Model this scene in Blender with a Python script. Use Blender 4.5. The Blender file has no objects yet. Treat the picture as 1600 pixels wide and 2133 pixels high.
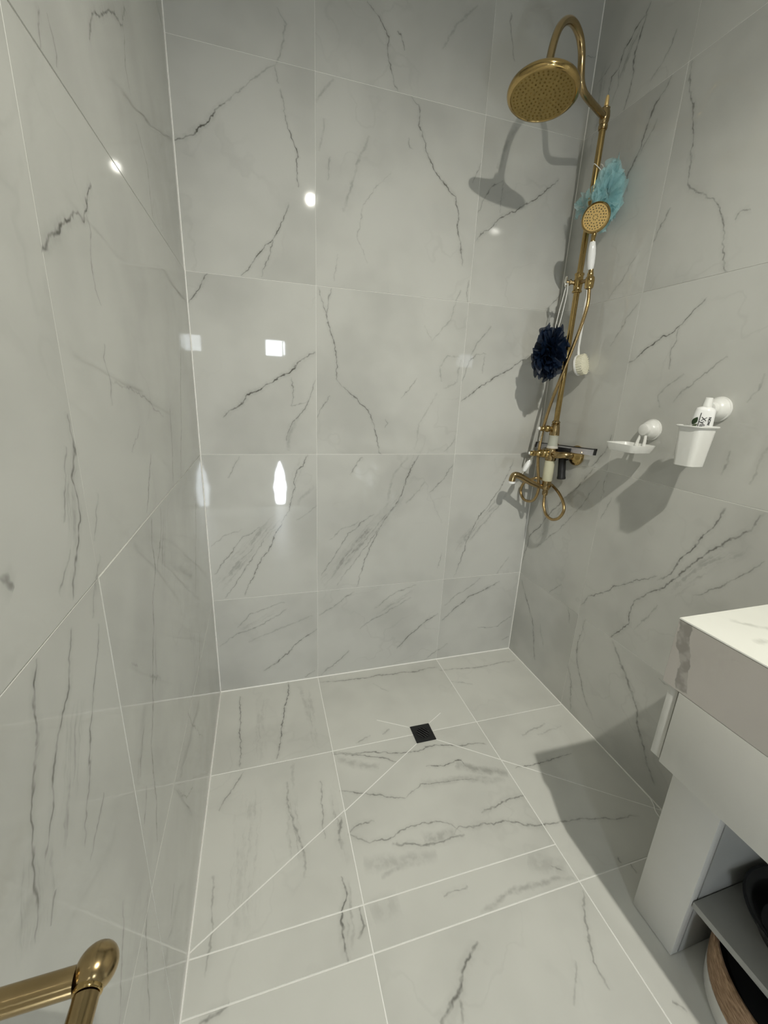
import bpy, bmesh, math, random
from mathutils import Vector, Matrix, Quaternion

random.seed(7)
scene = bpy.context.scene
COL = scene.collection

# ---------------------------------------------------------------- camera
cam_data = bpy.data.cameras.new("camera")
cam_data.sensor_fit = 'HORIZONTAL'
cam_data.sensor_width = 36.0
cam_data.lens = 36.0 * 856.39 / 1600.0
cam_data.clip_start = 0.01
cam = bpy.data.objects.new("camera", cam_data)
cam.location = (0.2167, -1.6320, 1.3036)
cam.rotation_euler = (math.radians(73.4089), math.radians(-2.4145), math.radians(-16.2166))
COL.objects.link(cam)
scene.camera = cam

# ---------------------------------------------------------------- world, light, exposure
world = bpy.data.worlds.new("world"); scene.world = world
world.use_nodes = True
world.node_tree.nodes["Background"].inputs[0].default_value = (0.62, 0.66, 0.72, 1)
world.node_tree.nodes["Background"].inputs[1].default_value = 0.3
LIGHT_POS = (0.65, -2.09, 2.672)
SPOT_POWER = 142.0
DAYLIGHT = 30.0
scene.view_settings.view_transform = 'Standard'
scene.view_settings.look = 'None'
scene.view_settings.gamma = 1.0
scene.view_settings.use_curve_mapping = False
scene.view_settings.exposure = 0.0
scene.cycles.use_denoising = True
scene.cycles.use_adaptive_sampling = True
scene.cycles.adaptive_threshold = 0.05
scene.cycles.adaptive_min_samples = 12
scene.cycles.max_bounces = 6
scene.cycles.diffuse_bounces = 4
scene.cycles.glossy_bounces = 3
scene.cycles.transparent_max_bounces = 16
scene.cycles.transmission_bounces = 4
scene.cycles.sample_clamp_indirect = 6.0

sp = bpy.data.lights.new("downlight_lamp", 'SPOT')
sp.energy = SPOT_POWER
sp.color = (1.0, 0.975, 0.875)
sp.spot_size = math.radians(108)
sp.spot_blend = 1.0
sp.shadow_soft_size = 0.020
spo = bpy.data.objects.new("downlight_lamp", sp)
spo.location = LIGHT_POS
spo.rotation_euler = (math.radians(35), 0, 0)     # gimbal turned towards the shower
COL.objects.link(spo)

# ---------------------------------------------------------------- dimensions
W = 1.4475          # room width (x), back wall at y = 0, floor at z = 0
H = 2.69            # ceiling
YR = -3.0           # rear wall
T = 0.012           # tile thickness
ROWS = [0.0, 0.446, 1.0465, 1.647, 2.2485, H]
RX, RY = 1.38, -0.178

VEINS = {
 'b': [
  ([(588,2455),(630,2420),(657,2379),(662,2333),(680,2271),(694,2253)],2.8,0.8,'v'),
  ([(686,2401),(705,2389),(718,2363)],2.5,0.7,'v'),
  ([(314,2372),(338,2344),(330,2298),(298,2231)],6,0.35,'v'),
  ([(298,2231),(315,2194)],4,0.4,'v'),
  ([(1082,2538),(1097,2465),(1117,2412)],2.5,0.6,'v'),
  ([(849,2389),(887,2462),(957,2530)],7,0.28,'v'),
  ([(1404,2484),(1447,2501)],2.5,0.6,'v'),
  ([(-1,1995),(45,2018),(95,2053),(127,2090),(155,2117)],4.2,1,'v'),
  ([(155,2117),(260,2208),(298,2236)],4,0.35,'v'),
  ([(321,2184),(327,2143),(329,2117)],3,0.4,'v'),
  ([(329,2117),(347,2066),(363,2030),(365,1967),(368,1933)],3.2,0.9,'v'),
  ([(337,1877),(304,1811),(282,1770),(239,1728),(211,1688),(175,1651)],3.2,0.9,'v'),
  ([(282,1770),(268,1726),(240,1654)],2.6,0.7,'v'),
  ([(-2,1553),(27,1581),(49,1621),(73,1646)],3.6,0.8,'v'),
  ([(747,2244),(774,2228),(783,2173),(808,2105),(850,2053),(886,2024),(936,1987),(950,1942),(949,1896),(969,1830),(983,1775)],3.4,0.85,'v'),
  ([(426,2173),(485,2243)],8,0.3,'v'),
  ([(439,2043),(452,2134)],8,0.25,'v'),
  ([(602,2117),(576,2043),(545,1966),(524,1883)],8,0.33,'v'),
  ([(472,2036),(466,1966)],4,0.35,'v'),
  ([(684,2023),(647,1991),(590,1911),(570,1814),(611,1739)],2.6,0.33,'v'),
  ([(739,2135),(749,2107),(763,2103)],2.4,0.5,'v'),
  ([(504,1754),(486,1672)],3,0.3,'v'),
  ([(1015,1727),(1019,1653)],3,0.5,'v'),
  ([(970,1649),(988,1688)],3,0.4,'v'),
  ([(1031,1866),(1084,1906),(1125,1946),(1192,1984),(1260,2027),(1318,2070),(1358,2110)],4,0.9,'v'),
  ([(1030,1953),(1053,2010),(1088,2049),(1126,2068)],2.6,0.6,'v'),
  ([(1126,2068),(1121,2028),(1119,1960)],2.4,0.45,'v'),
  ([(1023,2104),(998,2041)],2.5,0.5,'v'),
  ([(1153,2240),(1118,2176),(1093,2102)],14,0.38,'v'),
  ([(1497,1824),(1446,1718),(1385,1649)],3.2,0.6,'v'),
  ([(95,1181),(174,1260),(251,1305),(321,1347),(374,1395),(423,1424)],4.6,1,'v'),
  ([(333,1334),(337,1274),(331,1231)],3,0.55,'v'),
  ([(421,1335),(403,1268),(371,1205),(326,1159),(306,1096)],4,0.6,'v'),
  ([(331,1231),(390,1250)],2.2,0.5,'v'),
  ([(357,1187),(325,1132),(309,1059)],14,0.35,'v'),
  ([(436,1639),(466,1540),(489,1460),(503,1385),(499,1333),(518,1308)],3.6,0.75,'v'),
  ([(518,1308),(585,1262),(629,1221),(657,1165),(674,1088),(686,1045)],3.4,0.8,'v'),
  ([(483,1644),(462,1572),(466,1532)],3,0.5,'v'),
  ([(476,1271),(430,1189)],2.6,0.55,'v'),
  ([(830,1354),(792,1301),(764,1268)],2.2,0.5,'v'),
  ([(974,1651),(956,1580),(881,1496)],4,0.3,'v'),
  ([(846,1549),(881,1492)],3,0.25,'v'),
  ([(920,1399),(949,1438),(1006,1441)],6,0.3,'v'),
  ([(1013,1432),(1000,1347),(949,1320)],6,0.25,'v'),
  ([(922,1399),(936,1344)],5,0.3,'v'),
  ([(1016,1127),(1014,1100),(972,1059)],3,0.4,'v'),
  ([(696,1191),(709,1176),(698,1156)],2.5,0.5,'v'),
  ([(919,1296),(853,1179),(839,1069)],6,0.22,'v'),
  ([(1031,1267),(1113,1333),(1166,1364),(1252,1413),(1326,1470)],4.2,0.9,'v'),
  ([(1026,1348),(1051,1425),(1087,1455),(1124,1463)],3,0.6,'v'),
  ([(1120,1457),(1119,1381)],2.5,0.4,'v'),
  ([(1057,1435),(1082,1501),(1133,1568)],6,0.45,'v'),
  ([(391,1045),(353,983),(334,935),(339,915),(323,866),(308,816)],3.6,0.85,'v'),
  ([(308,816),(269,747),(228,655),(187,595),(140,501),(128,458)],3.4,0.75,'v'),
  ([(230,728),(171,638),(100,527),(49,456)],2.8,0.6,'v'),
  ([(194,751),(128,714),(70,636),(15,567)],2.6,0.65,'v'),
  ([(289,797),(212,729),(114,622),(25,502)],40,0.55,'s'),
  ([(137,1041),(85,959)],4,0.4,'v'),
  ([(415,919),(347,845)],10,0.3,'v'),
  ([(424,842),(346,773)],2.6,0.35,'v'),
  ([(378,1040),(310,866)],22,0.35,'s'),
  ([(14,681),(66,728),(130,750)],2.4,0.4,'v'),
  ([(856,1038),(814,956),(800,893),(756,819),(715,755)],3.2,0.85,'v'),
  ([(715,755),(655,636),(615,501),(598,455)],3.2,0.75,'v'),
  ([(800,893),(777,840),(695,723),(570,551),(507,464)],2.6,0.55,'v'),
  ([(671,790),(567,719),(506,624),(444,517)],2.8,0.65,'v'),
  ([(608,761),(525,722),(478,681)],2.4,0.4,'v'),
  ([(796,893),(714,777),(569,620),(448,475)],38,0.65,'s'),
  ([(611,1039),(556,960)],4.5,0.45,'v'),
  ([(1024,1002),(983,942),(920,874)],3,0.6,'v'),
  ([(894,923),(811,828)],6,0.3,'v'),
  ([(920,874),(991,730)],4,0.15,'v'),
  ([(809,1038),(739,936),(729,842)],9,0.3,'v'),
  ([(1323,1026),(1307,959),(1259,858),(1183,756),(1131,663),(1117,567),(1078,458)],3.2,0.75,'v'),
  ([(1321,902),(1210,743),(1065,583)],36,0.55,'s'),
  ([(1370,535),(1314,449)],3,0.4,'v'),
  ([(1003,588),(986,504)],2.4,0.4,'v'),
  ([(88,309),(139,367),(218,392),(282,407)],3,0.5,'v'),
  ([(288,372),(226,333),(165,301),(86,281),(10,229)],3.4,0.5,'v'),
  ([(278,392),(186,338),(97,298)],14,0.4,'s'),
  ([(422,258),(357,218),(293,153),(228,101),(186,78)],4.2,0.75,'v'),
  ([(401,329),(234,272),(132,234)],6,0.25,'v'),
  ([(588,428),(497,359),(433,325)],4,0.5,'v'),
  ([(887,434),(766,389),(688,331)],3,0.5,'v'),
  ([(863,366),(770,314),(701,284),(622,231)],3.4,0.5,'v'),
  ([(884,407),(780,348),(700,302)],14,0.4,'s'),
  ([(1019,265),(935,215),(864,158),(806,93)],4.2,0.8,'v'),
  ([(572,122),(511,66),(443,11)],6,0.5,'v'),
  ([(365,12),(410,44)],4,0.4,'v'),
  ([(1334,403),(1232,360),(1181,339),(1096,274),(1036,223)],5,0.75,'v'),
  ([(1434,200),(1356,144),(1243,154)],2.6,0.6,'v'),
  ([(1438,75),(1397,52)],3,0.4,'v'),
  ([(1080,85),(1013,39),(950,6)],4,0.5,'v'),
  ([(1223,432),(1101,353),(1041,307)],3,0.5,'v'),
 ],
 'l': [
  ([(-768,1778),(-737,1816),(-666,1873),(-599,1907),(-535,1939),(-491,1982)],4,0.7,'v'),
  ([(-528,1928),(-547,1862),(-526,1831)],2.5,0.4,'v'),
  ([(-1045,1430),(-1020,1451),(-970,1478),(-933,1501)],4.5,0.95,'v'),
  ([(-933,1501),(-902,1508),(-880,1526),(-848,1567)],4,0.85,'v'),
  ([(-886,1524),(-884,1499),(-896,1455),(-890,1422),(-878,1401)],2.5,0.5,'v'),
  ([(-949,1692),(-965,1646)],3,0.35,'v'),
  ([(-929,1704),(-919,1686),(-921,1654)],3,0.35,'v'),
  ([(-506,1794),(-438,1757),(-433,1651)],4,0.3,'v'),
  ([(-889,1348),(-903,1326),(-882,1302),(-893,1265)],4,0.35,'v'),
  ([(-880,1301),(-732,1277),(-547,1225)],4,0.25,'v'),
  ([(-1050,1259),(-1052,1222),(-1068,1187),(-1067,1158),(-1070,1139),(-1092,1110),(-1108,1083),(-1120,1060)],4,0.7,'v'),
  ([(-1072,1225),(-1093,1174),(-1112,1145)],3,0.4,'v'),
  ([(-1110,1115),(-1131,1097),(-1150,1076)],4,0.35,'v'),
  ([(-1054,1223),(-1084,1159),(-1110,1103)],16,0.45,'s'),
  ([(-697,1157),(-744,1102),(-776,1060)],2.5,0.6,'v'),
  ([(-752,1219),(-822,1179)],3,0.3,'v'),
  ([(-749,1036),(-770,986),(-774,937),(-818,889),(-850,803)],3,0.6,'v'),
  ([(-463,1235),(-482,1143),(-516,1057)],3.5,0.5,'v'),
  ([(-668,1039),(-703,972),(-757,929)],3,0.5,'v'),
  ([(-206,1421),(-293,1253),(-406,1055)],5,0.45,'v'),
  ([(-153,993),(-360,664)],6,0.35,'v'),
  ([(146,1624),(0,1294)],10,0.3,'s'),
  ([(-636,1035),(-719,895)],20,0.35,'s'),
  ([(-1239,1138),(-1233,1134),(-1227,1122)],5,0.5,'v'),
  ([(-1004,1152),(-1037,1096)],4,0.3,'v'),
  ([(-1028,1076),(-1070,1025),(-1084,1006)],4,0.35,'v'),
  ([(-1071,991),(-1088,962)],3,0.3,'v'),
  ([(-1218,1039),(-1228,1019),(-1235,993),(-1241,963)],3.4,0.75,'v'),
  ([(-1241,963),(-1264,934),(-1275,911),(-1281,881),(-1298,834),(-1312,808)],4,0.6,'v'),
  ([(-1139,1027),(-1161,986),(-1183,961),(-1213,935),(-1229,917),(-1248,880),(-1269,856)],3.4,0.65,'v'),
  ([(-1073,984),(-1112,926),(-1140,885),(-1177,825),(-1204,780)],3,0.55,'v'),
  ([(-1160,944),(-1198,886),(-1240,815)],30,0.5,'s'),
  ([(-1141,780),(-1172,764),(-1206,749)],3,0.5,'v'),
  ([(-837,836),(-879,768),(-900,726),(-943,654)],3.6,0.75,'v'),
  ([(-943,654),(-953,604),(-960,538),(-986,478)],3,0.65,'v'),
  ([(-997,623),(-1031,580)],2.6,0.4,'v'),
  ([(-962,723),(-1019,669)],2.6,0.4,'v'),
  ([(-825,820),(-874,722)],12,0.4,'s'),
  ([(-1071,458),(-1099,428),(-1119,348),(-1138,290)],5,0.5,'v'),
  ([(-1151,583),(-1199,496),(-1218,464)],4,0.4,'v'),
  ([(-813,406),(-781,347),(-740,294),(-677,248)],3.5,0.5,'v'),
  ([(-930,278),(-987,249)],4,0.35,'v'),
  ([(-1274,806),(-1286,786)],4,0.5,'v'),
  ([(-363,519),(-422,427)],4,0.4,'v'),
  ([(-642,460),(-596,379),(-482,229)],5,0.35,'v'),
  ([(-980,860),(-953,834)],4,0.3,'v'),
  ([(-897,778),(-830,718)],6,0.35,'v'),
  ([(-1287,889),(-1307,849),(-1324,814)],22,0.5,'s'),
  ([(-1266,871),(-1301,796)],30,0.35,'s'),
 ],
 'r': [
  ([(-226,2506),(-211,2481),(-173,2465),(-141,2440),(-133,2394),(-100,2383),(-92,2329)],5,0.85,'v'),
  ([(-216,2495),(-200,2434),(-190,2399),(-195,2327),(-193,2277),(-186,2248)],4,0.8,'v'),
  ([(-196,2469),(-163,2415),(-134,2334)],16,0.6,'s'),
  ([(-49,2454),(-59,2282),(-52,2168)],22,0.5,'s'),
  ([(-131,2401),(-136,2339),(-121,2300)],3,0.5,'v'),
  ([(-88,2432),(-59,2415),(-17,2403)],3,0.45,'v'),
  ([(-349,2363),(-337,2320),(-311,2294),(-285,2276)],3.4,0.4,'v'),
  ([(-360,2244),(-347,2222),(-327,2203),(-305,2168),(-297,2128),(-288,2093),(-268,2062),(-257,2028),(-268,1982)],5.5,0.75,'v'),
  ([(-343,2152),(-316,2113),(-281,2070)],6,0.4,'v'),
  ([(-424,2245),(-431,2203),(-461,2118),(-476,2083),(-487,2036),(-492,1990),(-497,1945),(-499,1920)],4,0.65,'v'),
  ([(-495,1936),(-506,1908),(-568,1862)],5,0.55,'v'),
  ([(-568,1862),(-595,1846),(-629,1805),(-648,1768),(-658,1719)],4,0.65,'v'),
  ([(-658,1719),(-663,1678),(-680,1648)],4,0.6,'v'),
  ([(-458,1870),(-445,1846),(-432,1814),(-419,1791)],3.4,0.6,'v'),
  ([(-669,1772),(-682,1789),(-702,1786)],5,0.55,'v'),
  ([(-369,1781),(-345,1747),(-323,1716),(-274,1656)],3.4,0.4,'v'),
  ([(-410,1623),(-372,1579),(-352,1536),(-320,1491)],4,0.42,'v'),
  ([(-417,1429),(-466,1461),(-501,1481),(-527,1500),(-572,1517),(-590,1536),(-612,1563),(-641,1586)],4,0.95,'v'),
  ([(-581,1521),(-581,1481),(-567,1454),(-578,1407)],3.6,0.6,'v'),
  ([(-745,1430),(-705,1400),(-660,1355),(-612,1305)],4,0.45,'v'),
  ([(-630,1385),(-583,1350),(-560,1321),(-574,1288)],6,0.42,'v'),
  ([(-845,1381),(-836,1346),(-822,1315)],5,0.35,'v'),
  ([(-407,1178),(-388,1115),(-334,1043)],4,0.7,'v'),
  ([(-412,1040),(-414,938)],2.2,0.6,'v'),
  ([(-353,1047),(-294,969),(-217,888),(-155,805),(-95,726),(-32,648),(-13,527),(-3,484)],4.5,0.75,'v'),
  ([(-390,1006),(-331,896),(-244,776),(-96,618)],3,0.5,'v'),
  ([(-462,960),(-450,909),(-426,865)],3,0.5,'v'),
  ([(-355,1057),(-216,843),(-63,630)],26,0.4,'s'),
  ([(-847,1029),(-824,963),(-798,903),(-770,852),(-741,778),(-713,744)],4.6,0.8,'v'),
  ([(-936,1040),(-923,997),(-893,956),(-852,914),(-814,859),(-775,794),(-715,707),(-648,638)],5,0.75,'v'),
  ([(-648,638),(-636,567),(-643,541),(-614,494),(-582,443)],5,0.8,'v'),
  ([(-968,919),(-935,868),(-883,799),(-832,750)],4,0.5,'v'),
  ([(-925,955),(-838,848),(-749,716)],30,0.45,'s'),
  ([(-703,754),(-625,697),(-517,607),(-449,540),(-421,492)],3.8,0.65,'v'),
  ([(-293,527),(-228,449)],3,0.5,'v'),
  ([(-727,661),(-703,593),(-667,533)],5,0.35,'v'),
  ([(-20,412),(-94,322),(-156,239),(-209,80)],5,0.6,'v'),
  ([(-204,271),(-250,170)],4,0.3,'v'),
  ([(-457,438),(-443,327),(-450,253),(-496,191),(-522,131),(-588,72)],5,0.55,'v'),
  ([(-420,195),(-449,127),(-476,18)],5,0.45,'v'),
  ([(-595,437),(-651,383),(-698,326),(-740,282),(-790,173),(-869,60)],8,0.6,'v'),
  ([(-346,450),(-380,382)],4,0.4,'v'),
  ([(-800,428),(-834,427)],4,0.4,'v'),
  ([(-814,1181),(-819,1149),(-813,1114)],6,0.4,'v'),
  ([(-901,1206),(-885,1103)],6,0.3,'v'),
 ],
 'f': [
  ([(86,-47),(89,-212),(96,-405)],4,0.7,'v'),
  ([(293,-1),(269,-149),(243,-287),(224,-406)],4.4,0.85,'v'),
  ([(339,-45),(359,-253)],14,0.25,'v'),
  ([(172,-67),(162,-412)],30,0.25,'s'),
  ([(371,-52),(369,-399)],20,0.3,'s'),
  ([(431,-40),(558,-54),(709,-54),(851,-63),(1003,-61)],5.5,0.65,'v'),
  ([(661,-104),(722,-168)],4,0.3,'v'),
  ([(1007,-81),(1215,-110),(1414,-98)],5.5,0.5,'v'),
  ([(1028,-174),(1120,-213)],4,0.35,'v'),
  ([(514,-413),(578,-382)],7,0.4,'v'),
  ([(624,-393),(664,-373)],7,0.35,'v'),
  ([(428,-429),(504,-455),(575,-466),(676,-495),(724,-499),(774,-491),(866,-505),(1004,-534)],4,0.75,'v'),
  ([(427,-436),(546,-474),(597,-495),(641,-527)],5,0.7,'v'),
  ([(742,-571),(803,-582),(850,-577),(877,-578),(889,-616)],4.4,0.85,'v'),
  ([(852,-588),(926,-633),(1014,-666)],24,0.6,'v'),
  ([(432,-458),(495,-499),(576,-532)],24,0.38,'v'),
  ([(426,-587),(524,-629),(631,-662)],4,0.65,'v'),
  ([(631,-662),(702,-635),(808,-643),(910,-663)],3.6,0.6,'v'),
  ([(702,-635),(845,-643),(990,-689)],22,0.35,'v'),
  ([(1025,-753),(946,-760),(857,-774)],5.5,0.65,'v'),
  ([(425,-728),(456,-706),(510,-712)],4.5,0.6,'v'),
  ([(424,-732),(480,-769),(537,-775),(603,-763),(698,-763),(743,-784),(760,-814)],4.5,0.6,'v'),
  ([(548,-793),(632,-819),(692,-824),(766,-825)],6,0.6,'v'),
  ([(734,-817),(766,-801),(839,-809),(913,-819),(1003,-857),(1146,-872)],5,0.65,'v'),
  ([(636,-805),(745,-812)],26,0.45,'v'),
  ([(451,-825),(555,-843),(659,-853)],30,0.35,'v'),
  ([(491,-868),(553,-852)],12,0.35,'v'),
  ([(638,-956),(710,-953)],5,0.5,'v'),
  ([(725,-1013),(823,-994),(913,-995),(1017,-1010)],12,0.45,'v'),
  ([(437,-938),(516,-937)],40,0.25,'v'),
  ([(968,-964),(993,-987)],6,0.5,'v'),
  ([(918,-934),(1011,-985)],40,0.3,'v'),
  ([(109,-436),(71,-499),(38,-557)],4.5,0.55,'v'),
  ([(250,-510),(255,-613),(272,-697),(285,-756),(283,-813)],6.5,0.5,'v'),
  ([(281,-439),(269,-538)],9,0.3,'v'),
  ([(263,-533),(266,-777)],24,0.5,'s'),
  ([(364,-538),(355,-648),(353,-728)],4.5,0.5,'v'),
  ([(407,-673),(394,-767)],6,0.6,'v'),
  ([(396,-567),(398,-811)],16,0.45,'s'),
  ([(41,-750),(48,-852),(45,-961)],5,0.4,'v'),
  ([(381,-839),(385,-886),(366,-917),(362,-976),(366,-1019)],5,0.8,'v'),
  ([(415,-923),(415,-957),(396,-987)],5,0.6,'v'),
  ([(391,-847),(379,-1002)],14,0.5,'s'),
  ([(116,-667),(104,-919)],14,0.2,'v'),
  ([(131,-499),(117,-913)],50,0.3,'s'),
  ([(1056,-654),(1131,-660),(1305,-654)],4.5,0.65,'v'),
  ([(1037,-857),(1158,-874),(1357,-917)],4.5,0.5,'v'),
  ([(1183,-990),(1181,-1015)],4,0.5,'v'),
  ([(1209,-1022),(1205,-1047)],4,0.5,'v'),
  ([(1168,-527),(1301,-503)],7,0.35,'v'),
  ([(1235,-543),(1362,-528)],7,0.25,'v'),
  ([(678,-1066),(629,-1095),(591,-1140),(539,-1168)],7,0.75,'v'),
  ([(592,-1146),(586,-1181)],5,0.4,'v'),
  ([(1020,-1039),(977,-1100),(935,-1172),(934,-1222)],5,0.5,'v'),
  ([(894,-1155),(834,-1221)],6,0.3,'v'),
  ([(96,-1022),(58,-1030),(40,-1034)],7,0.6,'v'),
  ([(1058,-1272),(1074,-1286),(1076,-1299)],5,0.5,'v'),
 ],
 't': [
  ([(1082,-1142),(1099,-1162),(1129,-1189)],10,0.55,'v'),
  ([(1047,-1214),(1072,-1215),(1094,-1232)],12,0.5,'v'),
  ([(992,-1114),(1007,-1114),(1028,-1111)],4,0.4,'v'),
 ],
 'a': [
  ([(-1123,902),(-1126,882),(-1130,863),(-1142,838),(-1148,816),(-1147,793),(-1151,760)],11,1.0,'c'),
 ],
}


# ---------------------------------------------------------------- node helpers
def new_mat(name):
    m = bpy.data.materials.new(name); m.use_nodes = True
    nt = m.node_tree
    for n in list(nt.nodes): nt.nodes.remove(n)
    out = nt.nodes.new('ShaderNodeOutputMaterial')
    b = nt.nodes.new('ShaderNodeBsdfPrincipled')
    nt.links.new(b.outputs[0], out.inputs[0])
    return m, nt, b, out

def simple(name, col, rough=0.4, metal=0.0, spec=0.5, bump=0.0, bump_scale=200.0, var=0.0, var_scale=20.0, coat=0.0, emit=None):
    """plain material with optional procedural colour variation and fine relief"""
    m, nt, b, out = new_mat(name)
    b.inputs['Base Color'].default_value = (*col, 1)
    b.inputs['Roughness'].default_value = rough
    b.inputs['Metallic'].default_value = metal
    b.inputs['Specular IOR Level'].default_value = spec
    b.inputs['Coat Weight'].default_value = coat
    L = nt.links.new
    tc = nt.nodes.new('ShaderNodeTexCoord')
    if var > 0:
        n = nt.nodes.new('ShaderNodeTexNoise'); n.inputs['Scale'].default_value = var_scale; n.inputs['Detail'].default_value = 4
        L(tc.outputs['Object'], n.inputs['Vector'])
        mx = nt.nodes.new('ShaderNodeMix'); mx.data_type = 'RGBA'
        L(n.outputs[0], mx.inputs[0])
        mx.inputs[6].default_value = (*[c * (1 - var) for c in col], 1)
        mx.inputs[7].default_value = (*[min(1, c * (1 + var)) for c in col], 1)
        L(mx.outputs[2], b.inputs['Base Color'])
    if bump > 0:
        n2 = nt.nodes.new('ShaderNodeTexNoise'); n2.inputs['Scale'].default_value = bump_scale; n2.inputs['Detail'].default_value = 3
        L(tc.outputs['Object'], n2.inputs['Vector'])
        bp = nt.nodes.new('ShaderNodeBump'); bp.inputs['Strength'].default_value = bump; bp.inputs['Distance'].default_value = 0.002
        L(n2.outputs[0], bp.inputs['Height']); L(bp.outputs[0], b.inputs['Normal'])
    if emit:
        b.inputs['Emission Color'].default_value = (*emit[0], 1); b.inputs['Emission Strength'].default_value = emit[1]
    return m

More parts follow.
